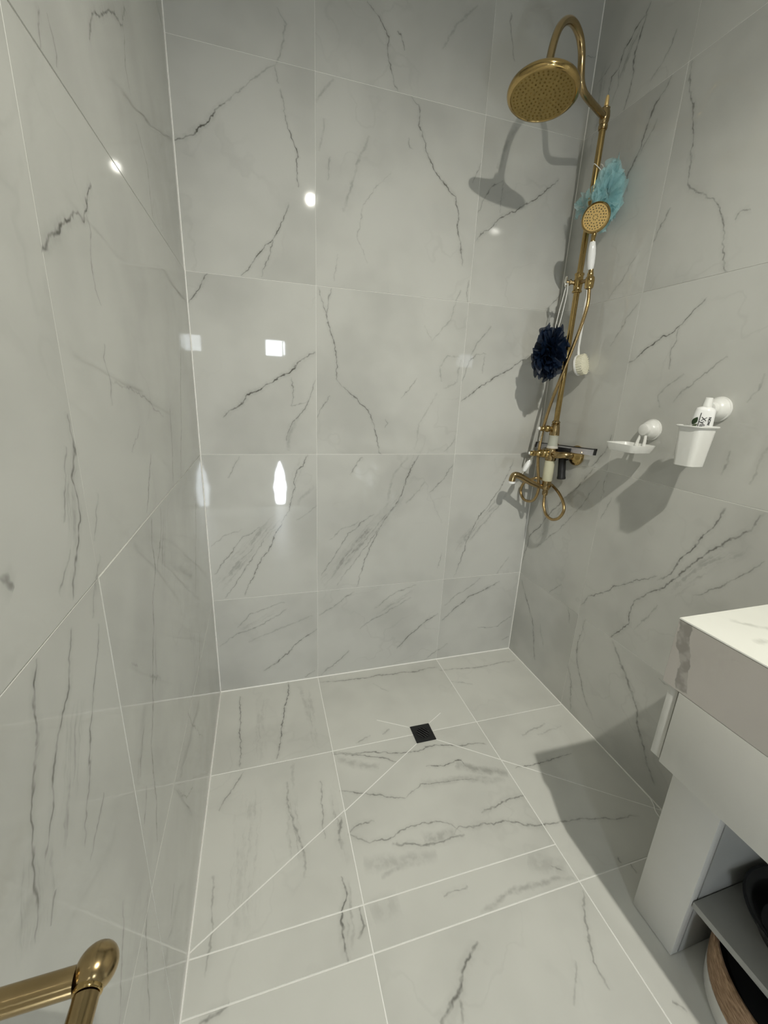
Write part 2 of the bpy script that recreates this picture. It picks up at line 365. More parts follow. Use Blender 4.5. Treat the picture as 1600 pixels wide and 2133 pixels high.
def marble(name, surf, box, rough, base=((0.565, 0.565, 0.53), (0.475, 0.475, 0.445)), seed=0.0, fine=0.07, vein_col=(0.10, 0.097, 0.085)):
    """polished porcelain tile: cloudy ground, faint random veins, and this tile's own printed veins"""
    m, nt, b, out = new_mat(name)
    N = nt.nodes.new; L = nt.links.new
    geo = N('ShaderNodeNewGeometry')
    sep = N('ShaderNodeSeparateXYZ'); L(geo.outputs['Position'], sep.inputs[0])
    cmb = N('ShaderNodeCombineXYZ')
    a0, a1 = {'b': (0, 2), 'l': (1, 2), 'r': (1, 2), 'f': (0, 1), 't': (0, 1), 'a': (1, 2)}[surf]
    L(sep.outputs[a0], cmb.inputs[0]); L(sep.outputs[a1], cmb.inputs[1])
    def noise(scale, detail, vec, off=0.0, rough_=0.55):
        n = N('ShaderNodeTexNoise'); n.noise_dimensions = '2D'; n.inputs['Scale'].default_value = scale; n.inputs['Detail'].default_value = detail
        n.inputs['Roughness'].default_value = rough_
        if off:
            ad = N('ShaderNodeVectorMath'); ad.operation = 'ADD'; L(vec, ad.inputs[0]); ad.inputs[1].default_value = (off, off * 1.7, off * 0.6)
            vec = ad.outputs[0]
        L(vec, n.inputs['Vector']); return n
    def math_(op, a, c, clamp=False):
        n = N('ShaderNodeMath'); n.operation = op; n.use_clamp = clamp
        for i, v in enumerate((a, c)):
            if v is None: continue
            if isinstance(v, (int, float)): n.inputs[i].default_value = v
            else: L(v, n.inputs[i])
        return n.outputs[0]
    def mrange(v, f0, f1, t0=0.0, t1=1.0, smooth=True):
        n = N('ShaderNodeMapRange'); n.interpolation_type = 'SMOOTHSTEP' if smooth else 'LINEAR'
        L(v, n.inputs[0]); n.inputs[1].default_value = f0; n.inputs[2].default_value = f1
        n.inputs[3].default_value = t0; n.inputs[4].default_value = t1
        return n.outputs[0]
    P = cmb.outputs[0]
    # domain warp
    w1 = noise(14, 2, P, 3.1); w2 = noise(70, 1, P, 7.7)
    def warp(vec, n, amp):
        s = N('ShaderNodeVectorMath'); s.operation = 'SUBTRACT'; L(n.outputs['Color'], s.inputs[0]); s.inputs[1].default_value = (0.5, 0.5, 0.5)
        ma = N('ShaderNodeVectorMath'); ma.operation = 'MULTIPLY_ADD'
        L(s.outputs[0], ma.inputs[0]); ma.inputs[1].default_value = (amp, amp, 0); L(vec, ma.inputs[2]); return ma.outputs[0]
    Q = warp(warp(P, w1, 0.022), w2, 0.008)
    dens = noise(38, 2, P, 1.3)
    densm = mrange(dens.outputs[0], 0.32, 0.60, 0.45, 1.0)
    total = None
    for pts, wmm, st, kind in VEINS.get(surf, []):
        if surf == 'l': st *= 1.2
        p = [Vector((x / 1000, y / 1000)) for x, y in pts]
        pad = 0.02 + wmm / 1000
        if max(q.x for q in p) < box[0] - pad or min(q.x for q in p) > box[1] + pad or max(q.y for q in p) < box[2] - pad or min(q.y for q in p) > box[3] + pad:
            continue
        A, B = p[0], p[-1]; d = B - A; Ln = d.length
        if Ln < 0.004: continue
        d.normalize(); nrm = Vector((-d.y, d.x)); k = 0.9 / Ln
        tv = []; last = -1
        for q in p:
            t = (q - A).dot(d) * k + 0.05; o = (q - A).dot(nrm) * k + 0.5
            if t > last + 0.01: tv.append((t, o)); last = t
        if tv[-1][0] < 0.93: tv[-1] = (0.95, tv[-1][1])
        mp = N('ShaderNodeMapping'); mp.vector_type = 'POINT'
        th = -math.atan2(d.y, d.x)
        mp.inputs['Scale'].default_value = (k, k, 1); mp.inputs['Rotation'].default_value = (0, 0, th)
        mp.inputs['Location'].default_value = (0.05 - A.dot(d) * k, 0.5 - A.dot(nrm) * k, 0)
        L(Q, mp.inputs['Vector'])
        sx = N('ShaderNodeSeparateXYZ'); L(mp.outputs[0], sx.inputs[0])
        def fcurve(points):
            fc = N('ShaderNodeFloatCurve'); cm = fc.mapping; cm.use_clip = False; cm.extend = 'HORIZONTAL'
            c = cm.curves[0]
            while len(c.points) > 2: c.points.remove(c.points[1])
            c.points[0].location = points[0]; c.points[1].location = points[-1]
            for q in points[1:-1]: c.points.new(*q)
            for q in c.points: q.handle_type = 'VECTOR'
            cm.update(); L(sx.outputs[0], fc.inputs['Value']); return fc.outputs[0]
        off = fcurve(tv)
        ends = 0.55 if kind == 'v' else (0.15 if kind == 's' else 1.0)
        inten = fcurve([(0.0, 0.0), (0.035, 0.0), (0.06, ends), (0.25, 1.0), (0.75, 1.0), (0.94, ends), (0.965, 0.0), (1.0, 0.0)])
        dist = math_('ABSOLUTE', math_('SUBTRACT', sx.outputs[1], off), None)
        wk = wmm / 1000 * k
        if kind == 'c':
            core = mrange(dist, wk * 1.15, wk * 0.95)
            mask = math_('MULTIPLY', core, math_('MULTIPLY', inten, st * 0.5))
        elif kind == 's':
            mv = N('ShaderNodeVectorMath'); mv.operation = 'MULTIPLY'; L(mp.outputs[0], mv.inputs[0]); mv.inputs[1].default_value = (7 / k, 85 / k, 1)
            sn = noise(1.0, 3, mv.outputs[0], 0.37 + seed)
            streak = mrange(sn.outputs[0], 0.46, 0.66, 0.22, 1.0)
            core = mrange(dist, wk, wk * 0.35)
            mask = math_('MULTIPLY', math_('MULTIPLY', core, streak), math_('MULTIPLY', inten, st * 0.62))
        else:
            core = mrange(dist, wk * (0.85 if wmm < 9 else 1.0), 0.0)
            halo = mrange(dist, wk * 3.6, 0.0, 0.0, 0.22 if wmm < 9 else 0.0)
            mask = math_('MULTIPLY', math_('ADD', core, halo), math_('MULTIPLY', inten, st * (0.86 if wmm < 9 else 0.72)))
        total = mask if total is None else math_('MAXIMUM', total, mask)
    # faint random veins
    f1 = noise(3.1, 3, Q, 11.0 + seed, 0.6)
    fl = mrange(math_('ABSOLUTE', math_('SUBTRACT', f1.outputs[0], 0.5), None), 0.02, 0.0, 0.0, fine)
    fm = noise(2.0, 2, P, 5.0 + seed)
    fl = math_('MULTIPLY', fl, mrange(fm.outputs[0], 0.48, 0.68))
    total = fl if total is None else math_('ADD', math_('MULTIPLY', total, densm), fl)
    cloud = noise(2.6, 3, Q, 20.0 + seed)
    mx = N('ShaderNodeMix'); mx.data_type = 'RGBA'
    L(mrange(cloud.outputs[0], 0.35, 0.75), mx.inputs[0])
    mx.inputs[6].default_value = (*base[0], 1); mx.inputs[7].default_value = (*base[1], 1)
    mv_ = N('ShaderNodeMix'); mv_.data_type = 'RGBA'; mv_.clamp_factor = True
    L(total, mv_.inputs[0]); L(mx.outputs[2], mv_.inputs[6]); mv_.inputs[7].default_value = (*vein_col, 1)
    L(mv_.outputs[2], b.inputs['Base Color'])
    b.inputs['Roughness'].default_value = rough
    b.inputs['IOR'].default_value = 1.5
    return m

# ---------------------------------------------------------------- materials
GROUT = simple("white_grout", (0.95, 0.945, 0.91), 0.75, bump=0.3, bump_scale=400, var=0.03)
GROUTW = simple("pale_wall_grout", (0.80, 0.79, 0.75), 0.75, bump=0.3, bump_scale=400, var=0.03)
SEAL = simple("white_silicone", (0.93, 0.92, 0.88), 0.35, var=0.02)
PAINT = simple("ceiling_paint", (0.84, 0.84, 0.81), 0.8, bump=0.15, bump_scale=300, var=0.02)
WOODW = simple("white_paint", (0.80, 0.80, 0.77), 0.35, var=0.02)
BRASS = simple("polished_brass", (0.47, 0.335, 0.14), 0.13, 1.0, bump=0.02, bump_scale=60, var=0.10, var_scale=30)
BRASSD = simple("aged_brass", (0.40, 0.295, 0.15), 0.20, 1.0, bump=0.03, bump_scale=80, var=0.16, var_scale=40)
BRASSF = simple("brass_face", (0.36, 0.265, 0.10), 0.34, 1.0, bump=0.03, bump_scale=120, var=0.10, var_scale=40)
BRASSH = simple("sheen_tinted_brass", (0.92, 0.66, 0.28), 0.42, 0.75, var=0.06)  # reflected brightness of the hand-shower face put into the base colour
DARK = simple("dark_hole", (0.05, 0.035, 0.015), 0.6, var=0.1)
CHROME = simple("chrome", (0.82, 0.80, 0.74), 0.08, 1.0, var=0.03)
PORC = simple("white_porcelain", (0.86, 0.86, 0.85), 0.12, var=0.02, coat=0.3)
CREAM = simple("cream_porcelain", (0.64, 0.62, 0.46), 0.25, var=0.10, var_scale=35)
PLAST = simple("white_plastic", (0.76, 0.76, 0.73), 0.30, var=0.015)
BLACK = simple("black_rubber", (0.012, 0.012, 0.014), 0.4, var=0.2, bump=0.1, bump_scale=300)
BMETAL = simple("black_metal", (0.022, 0.023, 0.024), 0.38, 0.4, var=0.25, var_scale=60)
BGLOSS = simple("glossy_black", (0.006, 0.006, 0.006), 0.3, var=0.1)
CABIN = simple("cabinet_white", (0.57, 0.56, 0.52), 0.30, var=0.02)
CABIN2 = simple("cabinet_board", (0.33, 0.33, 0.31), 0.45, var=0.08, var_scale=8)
CORD = simple("white_cord", (0.85, 0.85, 0.82), 0.7, bump=0.3, bump_scale=700)
BRIST = simple("cream_bristle", (0.80, 0.77, 0.62), 0.8, bump=0.5, bump_scale=900, var=0.08, var_scale=150)
BWHITE = simple("basket_canvas", (0.72, 0.71, 0.68), 0.9, bump=0.4, bump_scale=500, var=0.06)
GREEN = simple("leaf_green", (0.022, 0.045, 0.016), 0.5, var=0.4, var_scale=120)
GREEN2 = simple("pale_leaf_green", (0.09, 0.12, 0.06), 0.5, var=0.3, var_scale=120)
INK = simple("black_ink", (0.012, 0.012, 0.012), 0.5, var=0.1)
INKL = simple("grey_print", (0.42, 0.42, 0.42), 0.5, var=0.1)
LENS = simple("lit_lens", (0.9, 0.9, 0.88), 0.5, emit=((1.0, 0.98, 0.9), 12.0))
DAY = simple("added_daylight_glow", (0.8, 0.85, 0.9), 0.4, emit=((0.86, 0.93, 1.0), DAYLIGHT))  # glow of the added rear panes, standing in for daylight behind

DAYLOW = simple("added_low_daylight_glow", (0.8, 0.85, 0.9), 0.4, emit=((0.86, 0.93, 1.0), DAYLIGHT * 2.0))  # added glow, raised to brighten the low back wall
def jute():
    m, nt, b, out = new_mat("jute_weave"); L = nt.links.new
    tc = nt.nodes.new('ShaderNodeTexCoord')
    mp = nt.nodes.new('ShaderNodeMapping'); mp.inputs['Scale'].default_value = (60, 60, 240); L(tc.outputs['Object'], mp.inputs[0])
    n = nt.nodes.new('ShaderNodeTexNoise'); n.inputs['Scale'].default_value = 1; n.inputs['Detail'].default_value = 5; L(mp.outputs[0], n.inputs['Vector'])
    r = nt.nodes.new('ShaderNodeValToRGB'); L(n.outputs[0], r.inputs[0])
    r.color_ramp.elements[0].position = 0.3; r.color_ramp.elements[0].color = (0.16, 0.09, 0.045, 1)
    r.color_ramp.elements[1].position = 0.75; r.color_ramp.elements[1].color = (0.52, 0.35, 0.22, 1)
    L(r.outputs[0], b.inputs['Base Color']); b.inputs['Roughness'].default_value = 0.9
    bp = nt.nodes.new('ShaderNodeBump'); bp.inputs['Strength'].default_value = 0.8; bp.inputs['Distance'].default_value = 0.003
    L(n.outputs[0], bp.inputs['Height']); L(bp.outputs[0], b.inputs['Normal'])
    return m
JUTE = jute()

def netting(name, col, dens, cell=900.0, edge=(0.5, 0.7, 0.75)):
    """fine plastic net: half open, lets light through"""
    m, nt, b, out = new_mat(name); L = nt.links.new
    b.inputs['Base Color'].default_value = (*col, 1); b.inputs['Roughness'].default_value = 0.45
    tl = nt.nodes.new('ShaderNodeBsdfTranslucent'); tl.inputs[0].default_value = (*col, 1)
    m1 = nt.nodes.new('ShaderNodeMixShader'); m1.inputs[0].default_value = 0.35; L(b.outputs[0], m1.inputs[1]); L(tl.outputs[0], m1.inputs[2])
    tr = nt.nodes.new('ShaderNodeBsdfTransparent')
    tc = nt.nodes.new('ShaderNodeTexCoord')
    v = nt.nodes.new('ShaderNodeTexVoronoi'); v.feature = 'DISTANCE_TO_EDGE'; v.inputs['Scale'].default_value = cell; L(tc.outputs['Object'], v.inputs['Vector'])
    mr = nt.nodes.new('ShaderNodeMapRange'); mr.inputs[1].default_value = 0.05; mr.inputs[2].default_value = 0.25
    mr.inputs[3].default_value = min(1, dens + 0.25); mr.inputs[4].default_value = dens
    L(v.outputs[0], mr.inputs[0])
    m2 = nt.nodes.new('ShaderNodeMixShader'); L(mr.outputs[0], m2.inputs[0]); L(tr.outputs[0], m2.inputs[1]); L(m1.outputs[0], m2.inputs[2])
    L(m2.outputs[0], out.inputs[0])
    return m
TEAL = netting("teal_netting", (0.50, 0.77, 0.80), 0.36)
NAVY = netting("navy_netting", (0.006, 0.016, 0.042), 0.74)

def clear_blade():
    m, nt, b, out = new_mat("clear_silicone"); L = nt.links.new
    b.inputs['Base Color'].default_value = (0.62, 0.61, 0.66, 1); b.inputs['Roughness'].default_value = 0.2
    tr = nt.nodes.new('ShaderNodeBsdfTransparent'); mx = nt.nodes.new('ShaderNodeMixShader')
    tc = nt.nodes.new('ShaderNodeTexCoord'); n = nt.nodes.new('ShaderNodeTexNoise'); n.inputs['Scale'].default_value = 30; L(tc.outputs['Object'], n.inputs['Vector'])
    mr = nt.nodes.new('ShaderNodeMapRange'); mr.inputs[3].default_value = 0.35; mr.inputs[4].default_value = 0.5; L(n.outputs[0], mr.inputs[0])
    L(mr.outputs[0], mx.inputs[0]); L(tr.outputs[0], mx.inputs[1]); L(b.outputs[0], mx.inputs[2]); L(mx.outputs[0], out.inputs[0])
    return m
CLEAR = clear_blade()

# ---------------------------------------------------------------- mesh helpers
def link(name, bm, mat, parent=None, smooth=True, auto=True, recalc=True):
    if recalc: bmesh.ops.recalc_face_normals(bm, faces=bm.faces)
    me = bpy.data.meshes.new(name); bm.to_mesh(me); bm.free()
    me.materials.append(mat)
    if smooth:
        for p in me.polygons: p.use_smooth = True
        if auto:
            try: me.set_sharp_from_angle(angle=math.radians(38))
            except Exception: pass
    o = bpy.data.objects.new(name, me); COL.objects.link(o)
    if parent is not None:
        o.parent = parent
        o.matrix_parent_inverse = Matrix.Translation(-parent.location) if parent.type == 'EMPTY' else Matrix.Identity(4)
    return o

def thing(name, label, cat, loc, group=None):
    o = bpy.data.objects.new(name, None); o.location = loc; o.empty_display_size = 0.05; COL.objects.link(o)
    o['label'] = label; o['category'] = cat
    if group: o['group'] = group
    return o

def structure(o):
    o['kind'] = 'structure'; return o

def box(bm, lo, hi, bev=0.0, seg=2):
    r = bmesh.ops.create_cube(bm, size=1.0)
    vs = r['verts']
    for v in vs:
        v.co = Vector([lo[i] + (v.co[i] + 0.5) * (hi[i] - lo[i]) for i in range(3)])
    if bev > 0:
        es = list({e for v in vs for e in v.link_edges})
        bmesh.ops.bevel(bm, geom=es, offset=bev, segments=seg, profile=0.5, affect='EDGES')

def boxobj(name, lo, hi, mat, parent=None, bev=0.0, seg=2):
    bm = bmesh.new(); box(bm, lo, hi, bev, seg); return link(name, bm, mat, parent)

def frame_of(axis):
    a = Vector(axis).normalized()
    u = a.orthogonal().normalized(); v = a.cross(u); return a, u, v

def lathe(bm, origin, axis, prof, seg=28, caps=True):
    """prof: list of (distance along axis, radius)"""
    a, u, v = frame_of(axis); o = Vector(origin); rings = []
    for t, r in prof:
        rings.append([bm.verts.new(o + a * t + (u * math.cos(2 * math.pi * i / seg) + v * math.sin(2 * math.pi * i / seg)) * max(r, 1e-5)) for i in range(seg)])
    for i in range(len(rings) - 1):
        for j in range(seg):
            bm.faces.new((rings[i][j], rings[i][(j + 1) % seg], rings[i + 1][(j + 1) % seg], rings[i + 1][j]))
    if caps:
        bm.faces.new(rings[0]); bm.faces.new(rings[-1])

def smooth_path(pts, n=8):
    P = [Vector(p) for p in pts]; out = []
    for i in range(len(P) - 1):
        p0 = P[max(i - 1, 0)]; p1 = P[i]; p2 = P[i + 1]; p3 = P[min(i + 2, len(P) - 1)]
        for s in range(n):
            t = s / n
            out.append(0.5 * ((2 * p1) + (p2 - p0) * t + (2 * p0 - 5 * p1 + 4 * p2 - p3) * t * t + (3 * p1 - p0 - 3 * p2 + p3) * t ** 3))
    out.append(P[-1]); return out

def tube(bm, pts, rad, seg=12, smooth_n=0, caps=True):
    if smooth_n: pts = smooth_path(pts, smooth_n)
    P = [Vector(p) for p in pts]; n = len(P)
    if callable(rad): R = [rad(i / (n - 1)) for i in range(n)]
    elif isinstance(rad, (list, tuple)): R = list(rad)
    else: R = [rad] * n
    t0 = (P[1] - P[0]).normalized(); u = t0.orthogonal().normalized(); rings = []
    for i in range(n):
        t = (P[min(i + 1, n - 1)] - P[max(i - 1, 0)]).normalized()
        q = t0.rotation_difference(t); u = (q @ u); u = (u - t * u.dot(t)).normalized(); v = t.cross(u); t0 = t
        rings.append([bm.verts.new(P[i] + (u * math.cos(2 * math.pi * j / seg) + v * math.sin(2 * math.pi * j / seg)) * R[i]) for j in range(seg)])
    for i in range(n - 1):
        for j in range(seg):
            bm.faces.new((rings[i][j], rings[i][(j + 1) % seg], rings[i + 1][(j + 1) % seg], rings[i + 1][j]))
    if caps: bm.faces.new(rings[0]); bm.faces.new(rings[-1])

def ellipsoid(bm, c, r, seg=20, rings=12, rot=None):
    M = Matrix.Translation(Vector(c)) @ (rot.to_matrix().to_4x4() if rot else Matrix.Identity(4)) @ Matrix.Diagonal((*r, 1))
    bmesh.ops.create_uvsphere(bm, u_segments=seg, v_segments=rings, radius=1.0, matrix=M)

def rrect(hx, hy, r, n=6):
    pts = []
    for cx, cy, a0 in ((hx - r, hy - r, 0), (-hx + r, hy - r, 90), (-hx + r, -hy + r, 180), (hx - r, -hy + r, 270)):
        for i in range(n + 1):
            a = math.radians(a0 + 90 * i / n); pts.append((cx + r * math.cos(a), cy + r * math.sin(a)))
    return pts

def loft(bm, loops, cap0=True, cap1=True):
    rings = [[bm.verts.new(Vector(p)) for p in lp] for lp in loops]
    n = len(rings[0])
    for i in range(len(rings) - 1):
        for j in range(n):
            bm.faces.new((rings[i][j], rings[i][(j + 1) % n], rings[i + 1][(j + 1) % n], rings[i + 1][j]))
    if cap0: bm.faces.new(rings[0])
    if cap1: bm.faces.new(rings[-1])

# ---------------------------------------------------------------- tiles
def clip_poly(poly, p, n):
    out = []
    for i in range(len(poly)):
        a, c = poly[i], poly[(i + 1) % len(poly)]
        da, dc = (a - p).dot(n), (c - p).dot(n)
        if da >= 0: out.append(a)
        if (da >= 0) != (dc >= 0): out.append(a + (c - a) * (da / (da - dc)))
    return out

def inset_poly(poly, d):
    out = list(poly); n = len(poly)
    c = sum(poly, Vector((0, 0))) / n
    for i in range(n):
        a, b_ = poly[i], poly[(i + 1) % n]
        e = (b_ - a)
        if e.length < 1e-6: continue
        nn = Vector((-e.y, e.x)).normalized()
        if (c - a).dot(nn) < 0: nn = -nn
        out = clip_poly(out, a + nn * d, nn)
    return out

def to3(surf, q, depth):
    """surface coordinates to world; depth > 0 goes into the wall"""
    if surf == 'b': return Vector((q.x, depth, q.y))
    if surf == 'l': return Vector((-depth, q.x, q.y))
    if surf == 'r': return Vector((W + depth, q.x, q.y))
    return Vector((q.x, q.y, -depth))

def tile(surf, poly, mat, parent, gap=0.0011, tilt=0.0009):
    c = sum(poly, Vector((0, 0))) / len(poly)
    ta, tb = random.uniform(-tilt, tilt), random.uniform(-tilt, tilt)
    def dep(q, d): return d + ta * (q.x - c.x) + tb * (q.y - c.y)
    p0 = inset_poly(poly, gap); p1 = inset_poly(poly, gap + 0.0006)
    bm = bmesh.new()
    loops = [[to3(surf, q, dep(q, 0.0)) for q in p1], [to3(surf, q, dep(q, 0.0006)) for q in p0], [to3(surf, q, T) for q in p0]]
    if len(p1) != len(p0): loops = loops[1:]
    loft(bm, loops)
    return link("tile", bm, mat, parent, smooth=False)

def wall_tiles(surf, parent, ucuts, vcuts, rough, gap=0.0007):
    k = 0
    for i in range(len(ucuts) - 1):
        for j in range(len(vcuts) - 1):
            u0, u1, v0, v1 = ucuts[i], ucuts[i + 1], vcuts[j], vcuts[j + 1]
            m = marble("marble_tile_%s%d%d" % (surf, i, j), surf, (min(u0, u1), max(u0, u1), v0, v1), rough, seed=0.41 * (i * 7 + j * 3) + ord(surf[0]) * 0.13)
            poly = [Vector((u0, v0)), Vector((u1, v0)), Vector((u1, v1)), Vector((u0, v1))]
            tile(surf, poly, m, parent, gap); k += 1

G = 0.0009   # depth of the grout below the tile faces
wall_back = structure(boxobj("wall_back", (-0.012, G, -0.012), (W + 0.012, 0.10, H), GROUTW))
wall_left = structure(boxobj("wall_left", (-0.10, YR, -0.012), (-G, 0.10, H), GROUTW))
wall_right = structure(boxobj("wall_right", (W + G, YR, -0.012), (W + 0.10, 0.10, H), GROUTW))
floor = structure(boxobj("floor", (-0.10, YR - 0.1, -0.10), (W + 0.10, 0.10, -G), GROUT))
ceiling = structure(boxobj("ceiling", (-0.10, YR - 0.1, H), (W + 0.10, 0.10, H + 0.08), PAINT))
wall_rear = structure(boxobj("wall_rear", (-0.10, YR - 0.1, 0.0), (W + 0.10, YR, H), PAINT))

XC = [0.0, 0.4255, 1.0260, W]
wall_tiles('b', wall_back, XC, ROWS, 0.03)
wall_tiles('l', wall_left, [0.0, -1.0455, -1.646, -2.247, YR], ROWS, 0.03)
wall_tiles('r', wall_right, [0.0, -0.4165, -1.017, -1.618, -2.219, YR], ROWS, 0.045)

# floor: 600 mm tiles, the shower area cut for the fall to the drain
DR = (0.7855, -0.4265, 0.0405)      # drain centre and half size
F1, F2, F3 = -0.4232, -1.0202, -0.9185
FR = [0.0, F1, F2, F2 - 0.6005, F2 - 1.201, YR]
def floor_mat(i, j, u0, u1, v0, v1):
    return marble("marble_floor_%d%d" % (i, j), 'f', (min(u0, u1), max(u0, u1), min(v0, v1), max(v0, v1)), 0.32, seed=0.37 * (i * 5 + j * 3), fine=0.05,
                  base=((0.70, 0.70, 0.655), (0.61, 0.61, 0.57)))
CUTS = [((0.0, -0.907), (DR[0] - DR[2], DR[1] - DR[2])), ((DR[0] + DR[2], DR[1] - DR[2]), (W, F3))]
for i in range(3):
    for j in range(len(FR) - 1):
        u0, u1, v0, v1 = XC[i], XC[i + 1], FR[j], FR[j + 1]
        m = floor_mat(i, j, u0, u1, v0, v1)
        polys = [[Vector((u0, v0)), Vector((u1, v0)), Vector((u1, v1)), Vector((u0, v1))]]
        if j == 1:
            if i < 2:   # straight cut across the front edge of the shower area
                polys = [q for pl in polys for q in (clip_poly(pl, Vector((0, F3)), Vector((0, 1))), clip_poly(pl, Vector((0, F3)), Vector((0, -1))))]
            for (a, c) in ([CUTS[0]] if i == 0 else [CUTS[1]] if i == 2 else []):
                pa = Vector(a); dd = Vector(c) - pa; nn = Vector((-dd.y, dd.x))
                polys = [q for pl in polys for q in (clip_poly(pl, pa, nn), clip_poly(pl, pa, -nn))]
        for pl in polys:
            if len(pl) >= 3:
                area = abs(sum(pl[k].cross(pl[(k + 1) % len(pl)]) for k in range(len(pl)))) / 2
                if area > 1e-4: tile('f', pl, m, floor, gap=0.0016, tilt=0.0)

# the short cuts that fan out from the drain corners, filled with grout
def cut_line(a, c, w=0.0015):
    a = Vector(a); c = Vector(c); d = (c - a).normalized(); n = Vector((-d.y, d.x)) * w
    bm = bmesh.new()
    lo = [a + n, c + n, c - n, a - n]
    loft(bm, [[(q.x, q.y, 0.0004) for q in lo], [(q.x, q.y, -0.003) for q in lo]])
    return link("grout_line", bm, GROUT, floor, smooth=False)
dx, dy, dh = DR
cut_line((dx - dh, dy - dh), (0.4255, -0.6595))
cut_line((dx + dh, dy - dh), (1.026, -0.612))
cut_line((dx - dh, dy + dh), (0.625, -0.317))
cut_line((dx + dh, dy + dh), (0.899, -0.343))

# white sealant in the corners
def seal(name, a, c, offs, r=0.0028):
    bm = bmesh.new(); tube(bm, [Vector(a), Vector(c)], r, 8); return structure(link(name, bm, SEAL))
e = 0.0008
seal("trim_1", (0, -e, e), (W, -e, e), None, 0.0032)
seal("trim_2", (e, 0, e), (e, -2.9, e), None, 0.0030)
seal("trim_3", (W - e, 0, e), (W - e, -1.1, e), None, 0.0028)
seal("trim_4", (e, -e, 0), (e, -e, H), None, 0.0019)
seal("trim_5", (W - e, -e, 0), (W - e, -e, H), None, 0.0018)
bm = bmesh.new(); tube(bm, [(1.444, -0.875, 0.003), (1.4345, -0.897, 0.003), (1.4215, -0.9152, 0.003), (1.416, -0.935, 0.003), (1.420, -0.955, 0.003), (1.432, -0.945, 0.003), (1.442, -0.915, 0.003)], 0.0016, 6, 4)
structure(link("trim_6", bm, SEAL))

# ---------------------------------------------------------------- rear: added unseen door; glowing panes shaped for reflections and low fill
def arch(name, lo, hi): return structure(boxobj(name, lo, hi, WOODW, None, 0.004))
door = structure(boxobj("added_door_1", (0.16, YR + 0.002, 0.004), (0.94, YR + 0.042, 2.02), WOODW, None, 0.003))
arch("trim_7", (0.09, YR + 0.001, 0.0), (0.155, YR + 0.05, 2.09))
arch("trim_8", (0.945, YR + 0.001, 0.0), (1.01, YR + 0.05, 2.09))
arch("trim_9", (0.156, YR + 0.001, 2.026), (0.944, YR + 0.05, 2.09))
def added_pane(z0, z1, x0, x1, spindle):
    bm = bmesh.new()
    yf = YR + 0.0435
    if spindle:
        xc = (x0 + x1) / 2; hw = (x1 - x0) / 2; n = 24; L_ = []; R_ = []
        for k in range(n + 1):
            t = k / n; z = z0 + (z1 - z0) * t
            w = hw * (math.sin(math.pi * min(1, (0.10 + 0.90 * t)) ** 0.8) ** 0.8) * (1 + 0.10 * math.sin(t * 19)) + 0.002
            L_.append((xc - w, z)); R_.append((xc + w * 0.9, z))
        lp = L_ + R_[::-1]
    else:
        lp = [(x0, z0), (x1, z0), (x1, z1), (x0, z1)]
    loft(bm, [[(x, yf, z) for x, z in lp], [(x, yf + 0.006, z) for x, z in lp]])
    return link("added_lit_pane", bm, DAYLOW if spindle else DAY, door, smooth=False)
added_pane(1.585, 1.725, 0.300, 0.455, False)
added_pane(1.600, 1.720, 0.472, 0.482, False)
added_pane(0.02, 0.50, 0.335, 0.465, True)  # spindle glow added for the flame-like reflection on the back wall
for (x0, x1, z0, z1) in ((0.28, 0.30, 1.56, 1.93), (0.50, 0.56, 1.56, 1.93), (0.30, 0.50, 1.565, 1.583), (0.30, 0.50, 1.727, 1.745)):
    boxobj("glazing_bead", (x0, YR + 0.043, z0), (x1, YR + 0.054, z1), PORC, door, 0.002)
bm = bmesh.new(); lathe(bm, (0.86, YR + 0.042, 1.0), (0, 1, 0), [(0, 0.026), (0.006, 0.026), (0.008, 0.010), (0.045, 0.010), (0.05, 0.010)], 20); link("door_handle", bm, BRASS, door)
bm = bmesh.new(); tube(bm, [(0.86, YR + 0.088, 1.0), (0.80, YR + 0.090, 1.0), (0.75, YR + 0.088, 0.998)], 0.009, 10, 4); link("door_handle", bm, BRASS, door)

# ceiling downlight
dl = thing("ceiling_downlight", "small round recessed downlight in the white ceiling", "light", LIGHT_POS)
bm = bmesh.new(); lathe(bm, (LIGHT_POS[0], LIGHT_POS[1], H), (0, 0, -1), [(0.0, 0.050), (0.004, 0.050), (0.006, 0.046), (0.006, 0.036), (0.002, 0.034)], 32, caps=False); link("bezel", bm, PLAST, dl)
bm = bmesh.new(); lathe(bm, (LIGHT_POS[0], LIGHT_POS[1], H), (0, 0, -1), [(0.0005, 0.034), (0.002, 0.034)], 32); link("lens", bm, LENS, dl)

# ---------------------------------------------------------------- floor drain
fd = thing("floor_drain", "small square black metal floor drain with a slotted round grate", "drain", (dx, dy, 0))
def ring_plate(bm, cx, cy, half, r, z0, z1, n=48):
    outer, inner = [], []
    for k in range(n):
        a = 2 * math.pi * k / n; c, s = math.cos(a), math.sin(a); q = half / max(abs(c), abs(s))
        outer.append((cx + c * q, cy + s * q)); inner.append((cx + c * r, cy + s * r))
    vo1 = [bm.verts.new((x, y, z1)) for x, y in outer]; vi1 = [bm.verts.new((x, y, z1)) for x, y in inner]
    vo0 = [bm.verts.new((x, y, z0)) for x, y in outer]; vi0 = [bm.verts.new((x, y, z0)) for x, y in inner]
    for k in range(n):
        j = (k + 1) % n
        bm.faces.new((vo1[k], vo1[j], vi1[j], vi1[k])); bm.faces.new((vo0[k], vo0[j], vo1[j], vo1[k])); bm.faces.new((vi0[k], vi0[j], vi1[j], vi1[k])); bm.faces.new((vo0[k], vo0[j], vi0[j], vi0[k]))
bm = bmesh.new(); ring_plate(bm, dx, dy, dh, 0.0285, 0.0006, 0.0032); link("plate", bm, BMETAL, fd, smooth=False)
